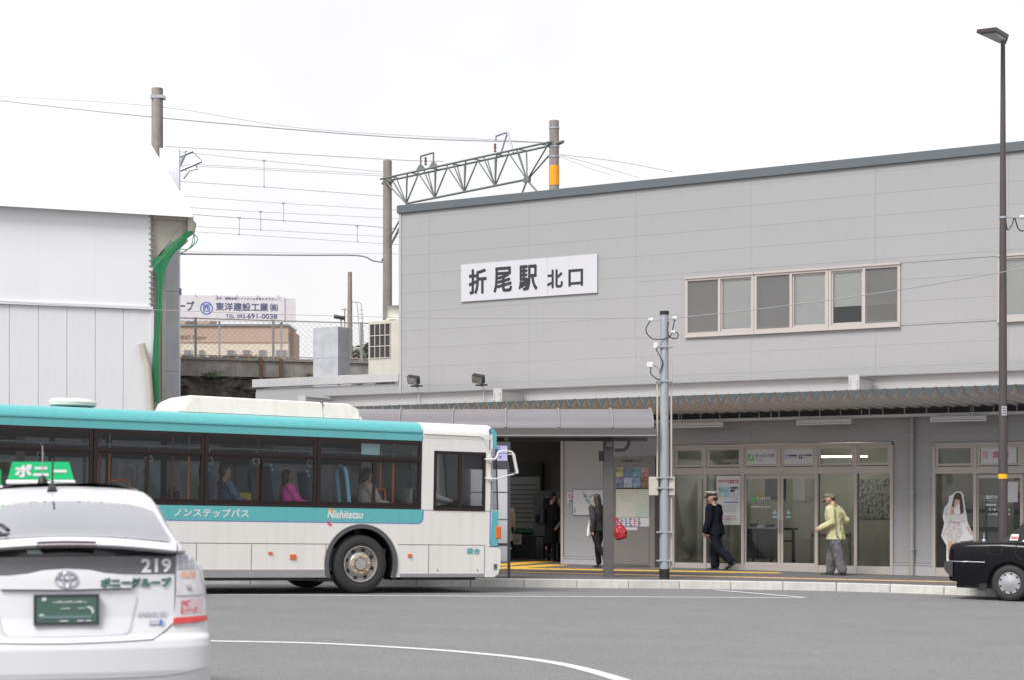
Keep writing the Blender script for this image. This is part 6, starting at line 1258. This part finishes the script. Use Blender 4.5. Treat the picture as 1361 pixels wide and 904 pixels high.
# trees on the far rise
LEAF = mat('leaf_green_hazed', (.15, .17, .13), .8, var=.4, scale=.6); TRK = mat('trunk_brown', (.06, .05, .04), .9)  # leaf colour is paled to imitate haze over distance
def tree(x, y, z, h, r, lab):
    e = empty('tree', (x, y, z), 0, lab, 'tree', 'trees beyond the railway'); tube('trunk', TRK, e, [(0, 0, 0), (.1, 0, h * .4), (-.1, 0, h * .75)], [.3, .22, .1], 8)
    V, F = [], []; lobes = [(random.uniform(-.6, .6) * r, random.uniform(-.5, .5) * r, h * .68 + random.uniform(-.3, .4) * r, r * random.uniform(.45, .7)) for _ in range(9)]
    for lx, ly, lz, lr in lobes:
        for _ in range(170):
            d = Vector((random.gauss(0, 1), random.gauss(0, 1), random.gauss(0, 1))).normalized() * lr * random.uniform(.75, 1.05); c = Vector((lx, ly, lz)) + d; s_l = random.uniform(.12, .28)
            a = Vector((random.gauss(0, 1), random.gauss(0, 1), random.gauss(0, 1))).normalized(); b_ = a.cross(Vector((random.random(), random.random(), 1))).normalized(); k_ = len(V); V += [c + a * s_l, c + b_ * s_l, c - a * s_l, c - b_ * s_l * .8]; F.append((k_, k_ + 1, k_ + 2, k_ + 3))
    me = bpy.data.meshes.new('crown'); me.from_pydata(V, [], F); me.materials.append(LEAF); obj('crown', me, LEAF, e)
for i, (px, top, r_) in enumerate(((479, 458, 2.0), (490, 455, 2.6), (502, 460, 2.2), (470, 468, 1.6))):
    q = at(px, top, 130); tree(q.x, 130 + i, q.z - 6.1 - r_ * .95, 9, r_, ['grey green tree just right of the slim ladder pole, beyond the railway', 'tallest rounded grey green tree beyond the railway fence', 'grey green tree beside the air conditioner, beyond the railway', 'lowest grey green tree left of the slim ladder pole'][i])
# small things by the railway
q = at(465, 361, 72); e = empty('ladder_pole', (q.x, q.y, 6.4), 0, 'slim concrete pole with a hooped ladder beyond the fence', 'pole')
tube('shaft', CONC, e, [(0, 0, 0), (0, 0, q.z - 6.4)], [.12, .085], 12)
for dx in (.20, .36): tube('ladder_rail', FS, e, catmull([(0, 0, at(0, 401, 72).z - 6.4), (dx + .05, 0, at(0, 402, 72).z - 6.4), (dx + .12, 0, at(0, 415, 72).z - 6.4), (dx + .2, 0, at(0, 460, 72).z - 6.4)], 5), .016, 6)
for i in range(9): z = at(0, 412 + i * 5.4, 72).z - 6.4; bb('rung', FS, e, .36 + i * .006, .53 + i * .006, -.01, .01, z, z + .02)
q = at(454, 423, 69); e = empty('rail_floodlight', (q.x, q.y, 6.4), 0, 'black floodlight on a thin twin post beyond the fence', 'floodlight')
for dx in (-.02, .12): tube('post', FS, e, [(dx, 0, 0), (dx, 0, q.z - 6.4 + (.4 if dx > 0 else 0))], .028, 6)
obj('housing', g_box((-.08, 0, q.z - 6.35), (.42, .2, .14), Matrix.Rotation(R(10), 3, 'Y')), BLACK, e); tube('arm', FS, e, [(-.02, 0, q.z - 6.2 + .15), (.3, 0, q.z - 6.2 + .15)], .02, 6)
# ------------------------------------------------------------------ overhead line poles and gantry
def cpole(px, top, Y, d, lab, band=None):
    q = at(px, top, Y); e = empty('concrete_pole', (q.x, Y, g(q.x, Y)), 0, lab, 'pole', 'concrete railway poles'); h_ = q.z - g(q.x, Y)
    tube('shaft', CONC, e, [(0, 0, 0), (0, 0, h_)], [d * .58, d * .5], 20); return e, q, h_
eL, qL, hL = cpole(209, 117, 60, .38, 'concrete pole rising behind the white tarpaulin roof'); bb('pole_band', STEEL, eL, -.2, .25, -.2, .2, hL - .35, hL - .25)
e2, q2, h2 = cpole(515, 213, 60, .29, 'concrete pole at the left end of the green gantry beside the facade'); e3, q3, h3 = cpole(736.5, 160, 54, .29, 'concrete pole with orange band at the right end of the gantry')
zo = at(0, 246, 54).z - e3.location.z; zp = at(0, 220, 54).z - e3.location.z; tube('orange_band', mat('band_orange', (.75, .30, .01), .5), e3, [(0, 0, zo), (0, 0, zp)], .158, 20)
for z in (.25, .8, 1.1): tube('pole_band', STEEL, e3, [(0, 0, h3 - z), (0, 0, h3 - z + .05)], .16, 16)
e = empty('line_gantry', (q2.x, 60, 0), math.atan2(54 - 60, q3.x - q2.x), 'green lattice steel gantry spanning between the two railway poles', 'gantry'); GR = mat('gantry_green_grey', (.135, .155, .145), .6, var=.1)
Lg = (Vector((q3.x, 54)) - Vector((q2.x, 60))).length; zt1 = 12.28; zb1 = 11.35
tube('bottom_chord', GR, e, [(1.0, 0, zb1), (Lg - 1.2, 0, zb1 + .02)], .036, 6)
for y in (-.2, .2):
    tube('top_chord', GR, e, [(-.12, y, zt1), (Lg + .12, y, zt1 + .02)], .034, 6)
    tube('end_strut', GR, e, [(.0, y, zt1), (1.0, 0, zb1)], .024, 6); tube('end_strut', GR, e, [(Lg, y, zt1), (Lg - 1.2, 0, zb1)], .026, 6)
    n_b = 4; dx = (Lg - 2.2) / n_b
    for i in range(n_b):
        x = 1.0 + i * dx; q_ = .08 if y > 0 else 0
        for a_, b_ in ((x, x - .32 + q_), (x, x + .30 + q_), (x + dx, x + dx * .55 + q_)): tube('web_bar', GR, e, [(a_, 0, zb1), (b_, y, zt1)], .022 if b_ < a_ else .028, 5)
    tube('web_bar', GR, e, [(Lg - 1.2, 0, zb1), (Lg - 1.45, y, zt1)], .026, 5)
for i in range(8): tube('cross_bar', GR, e, [(.4 + i * 1.05, -.2, zt1), (.4 + i * 1.05, .2, zt1)], .02, 5)
for a, b_ in (((Lg - 1.2, 0, zb1), (Lg - 1.8, 0, zb1 - 1.0)), ((Lg - 1.2, 0, zb1), (Lg - .2, 0, zb1 - .9)), ((0, 0, 10.2), (.7, 0, 10.9)), ((0, 0, 9.9), (.9, 0, 10.9)), ((-.3, 0, 9.6), (.6, 0, 10.5))): tube('knee_brace', GR, e, [a, b_], .03, 6)
bb('gusset', GR, e, Lg - 1.32, Lg - 1.08, -.05, .05, zb1 - .07, zb1 + .08)
for x in (1.75, 2.4): obj('bracket_foot', g_plate([(x - .24, zt1 + .04), (x + .24, zt1 + .04), (x + .04, zt1 + .24), (x - .04, zt1 + .24)], (), .08, y0=-.04), GR, e)
for a, b_ in (((1.75, 0, zt1 + .2), (1.75, 0, zt1 + .52)), ((1.75, 0, zt1 + .52), (2.4, 0, zt1 + .54)), ((2.4, 0, zt1 + .54), (2.4, 0, zt1 + .2)), ((5.65, 0, zt1), (5.98, 0, zt1 + .66)), ((6.25, 0, zt1), (5.98, 0, zt1 + .66)), ((5.98, 0, zt1 + .66), (5.45, 0, zt1 + .62)), ((5.45, 0, zt1 + .62), (5.42, 0, zt1 + .45))): tube('bracket', GR if a[0] < 5 else STEEL, e, [a, b_], .03, 6)
for (x, z) in ((5.40, zt1 + .30), (2.0, zt1 + .36)): obj('insulator', g_lathe([(0, -.18), (.05, -.15), (.03, -.08), (.05, -.04), (.03, .02), (.05, .06), (0, .12)], 'z', 10, (x, 0, z)), mat('insulator_brown', (.16, .10, .09), .4), e, True)
tube('pole_clamp', GR, e, [(-.25, 0, zt1 - .1), (.25, 0, zt1 - .1)], .06, 6); tube('pole_clamp', GR, e, [(Lg - .3, 0, zt1), (Lg + .4, 0, zt1)], .05, 6); obj('insulator', g_lathe([(0, -.12), (.13, -.08), (.13, .08), (0, .12)], 'x', 14, (.95, .0, 10.0)), CREAMB, e, True)
# pull-off arms seen by the hoarding
e = empty('catenary_bracket', at(238, 225, 58), 0, 'grey overhead line bracket arms projecting right of the tall pale wall', 'bracket')
def rel(pts, Y): o_ = at(238, 225, 58); return [at(x, y, Y) - o_ for x, y in pts]
for pp, r_ in (([(236, 209), (256, 200.5)], .05), ([(238, 222), (248, 200)], .05), ([(238, 227), (268, 214)], .045), ([(256, 201), (268, 213)], .018), ([(243, 221), (248, 227)], .02), ([(244, 237), (252, 226), (262, 224), (261, 219)], .028)): tube('arm', STEEL, e, rel(pp, 58), r_, 6)
WEED = mat('weed_green', (.10, .13, .05), .8, var=.4, scale=4)
for k, (x, z) in enumerate(((1.6, 5.75), (3.3, 5.8), (6.6, 5.78))):
    V, F = [], []
    for _ in range(90):
        c = Vector((random.gauss(0, .16), -.12 + random.gauss(0, .05), abs(random.gauss(0, .10)))); a = Vector((random.gauss(0, 1), random.gauss(0, 1), random.gauss(0, 1))).normalized() * .045; b_ = Vector((random.gauss(0, 1), random.gauss(0, 1), 1)).normalized() * .07; n_ = len(V); V += [c, c + a, c + a + b_, c + b_]; F.append((n_, n_ + 1, n_ + 2, n_ + 3))
    me = bpy.data.meshes.new('weed'); me.from_pydata(V, [], F); me.materials.append(WEED); o = obj('weed_clump', me, WEED, None); o.matrix_world = Matrix.Translation((w0.x, w0.y, 0)) @ Matrix.Rotation(wa, 4, 'Z') @ Matrix.Translation((x, -.02, z))
    tag(o, kind='stuff', label=['leftmost green weed tuft on the stone retaining wall, next to the tall pale wall', 'green weed tuft on the retaining wall left of the rusty struts', 'green weed tuft on the retaining wall right of the rusty struts'][k])
WIRE = mat('wire_grey', (.27, .26, .28), .6)
def wire(pts, Y, r, lab, sm=True): 
    P = [at(p[0], p[1], Y if len(p) < 3 else p[2]) for p in pts]; o = obj('overhead_wire', g_tube(catmull(P, 6), r * .82, 5), WIRE, None); return tag(o, lab, 'wire', 'overhead wires')
wl_ = [([(-40, 129), (218, 156.5), (520, 181.5), (728, 189)], .022, 'thickest high overhead wire crossing from top left to the orange-banded pole'), ([(-40, 125), (209, 141), (413, 171), (730, 189)], .010, 'thin upper wire sagging just above the thickest overhead wire'), ([(220, 194), (510, 211), (590, 214)], .014, 'overhead wire reaching the very top of the left gantry pole'),
       ([(238, 201), (351, 213), (510, 228)], .010, 'thin wire starting at the bracket arms and carrying the first dropper'), ([(248, 217.5), (510, 231)], .009, 'upper of the two close parallel wires below the bracket arms'), ([(238, 219), (510, 233.5)], .009, 'lower of the two close parallel wires below the bracket arms'),
       ([(238, 240.5), (351, 248), (510, 260)], .012, 'wire at the foot of the first dropper, just under the bracket arms'), ([(242, 260), (377, 269.5), (533, 279)], .009, 'wire carrying the second dropper from the left'), ([(248, 275), (346, 281), (533, 290)], .009, 'wire level with the tarpaulin eave, carrying a short dropper'),
       ([(250, 284), (318, 289), (476, 299), (533, 304)], .014, 'wire just below the tarpaulin eave, carrying two droppers'), ([(250, 300), (346, 305), (533, 315)], .009, 'second lowest thin wire left of the gantry pole'), ([(250, 307), (318, 311), (474, 321), (533, 325)], .009, 'lowest thin wire left of the gantry pole'),
       ([(236, 337), (400, 338.5), (475, 339), (496, 346), (510, 348)], .035, 'thick black cable drooping into the left gantry pole'), ([(236, 334), (530, 337)], .008, 'hair-thin messenger wire above the thick black cable')]
for p_, r_, lab_ in wl_: wire(p_, 60, r_, lab_)
for i, (x, a, b_) in enumerate(((351, 213, 248), (377, 269.5, 293), (346.5, 281, 305), (318, 289, 311), (475, 299.5, 321))):
    o = obj('dropper', join(g_tube([at(x, a, 60), at(x, b_, 60)], .010, 5), g_box(at(x, a, 60), (.1, .04, .05)), g_box(at(x, b_, 60), (.05, .04, .04))), WIRE); tag(o, ['longest vertical dropper between the upper overhead wires', 'vertical dropper right of the longest one, one level lower', 'short dropper just left of and below the second dropper', 'leftmost short dropper below the tarpaulin eave level', 'rightmost short dropper near the left gantry pole'][i], 'dropper', 'droppers between the overhead wires')
wire([(745, 205, 54), (820, 214, 57), (895, 228, 60)], 54, .010, 'thin wire running right from the orange-banded pole behind the roof edge'); wire([(745, 206, 54), (790, 218, 57), (850, 236, 60)], 54, .008, 'lower thin wire falling right from the orange-banded pole')
wire([(-20, 399, 38), (200, 411, 37), (540, 421.5, 36), (866, 422.5, 34.9)], 36, .007, 'thin dark wire crossing in front of the shed and facade to the silver pole'); wire([(894, 422.5, 34.9), (1010, 410, 34.7), (1180, 387, 34.5), (1333, 361, 34.4), (1420, 346, 34)], 34.5, .010, 'thin dark wire rising from the silver pole across the upper windows')
wire([(740, 206, 54), (780, 222, 56), (812, 232, 58)], 54, .006, 'shortest faint wire beside the orange band of the pole')
# boards standing behind the bus
for k, (px, w_, z0_, h_, lab_) in enumerate(((163, 1.35, .35, 2.1, 'white bus information board on the pavement seen through the second bus window'), (232, 1.5, .2, 2.2, 'white notice board with green corner poster seen through the second bus window'))):
    q = at(px, 600, 33.4); e = empty('notice_board', (q.x - w_ / 2, 33.4 + .4 * k, g(q.x, 33.4) + .14), .1, lab_, 'board'); bb('board', SIGNW, e, 0, w_, 0, .05, z0_, z0_ + h_)
    bb('post', SG, e, -.06, 0, 0, .06, 0, z0_ + h_ + .05); bb('post', SG, e, w_, w_ + .06, 0, .06, 0, z0_ + h_ + .05)
    if k == 0: lettering('市営バス路線図', INKG, e, .4, z0_ + h_ - .22, .7, .12, -.003, .002); bb('timetable', mat('timetable_green', (.33, .42, .36), .5), e, .1, 1.25, -.006, -.001, z0_ + .9, z0_ + 1.3); bb('timetable', mat('timetable_blue', (.28, .38, .48), .5), e, .1, 1.25, -.006, -.001, z0_ + .45, z0_ + .88)
    else: bb('poster', mat('poster_green', (.05, .28, .12), .5), e, 1.0, 1.4, -.006, -.001, z0_ + .9, z0_ + 1.6); bb('crate', mat('crate_red', (.35, .08, .04), .5), e, 1.1, 1.4, -.01, -.0065, z0_ + .75, z0_ + .9)

# put the shelter's and the hotel's empties at their bases
def rebase(root, p):
    p = Vector(p); root.location = p
    for ch in root.children: ch.location = ch.location - p
rebase(SH, (1.88, 35.25, g(1.88, 35.25) + .148))
rebase(bpy.data.objects['hotel_building'], (A.x, 120, 0))
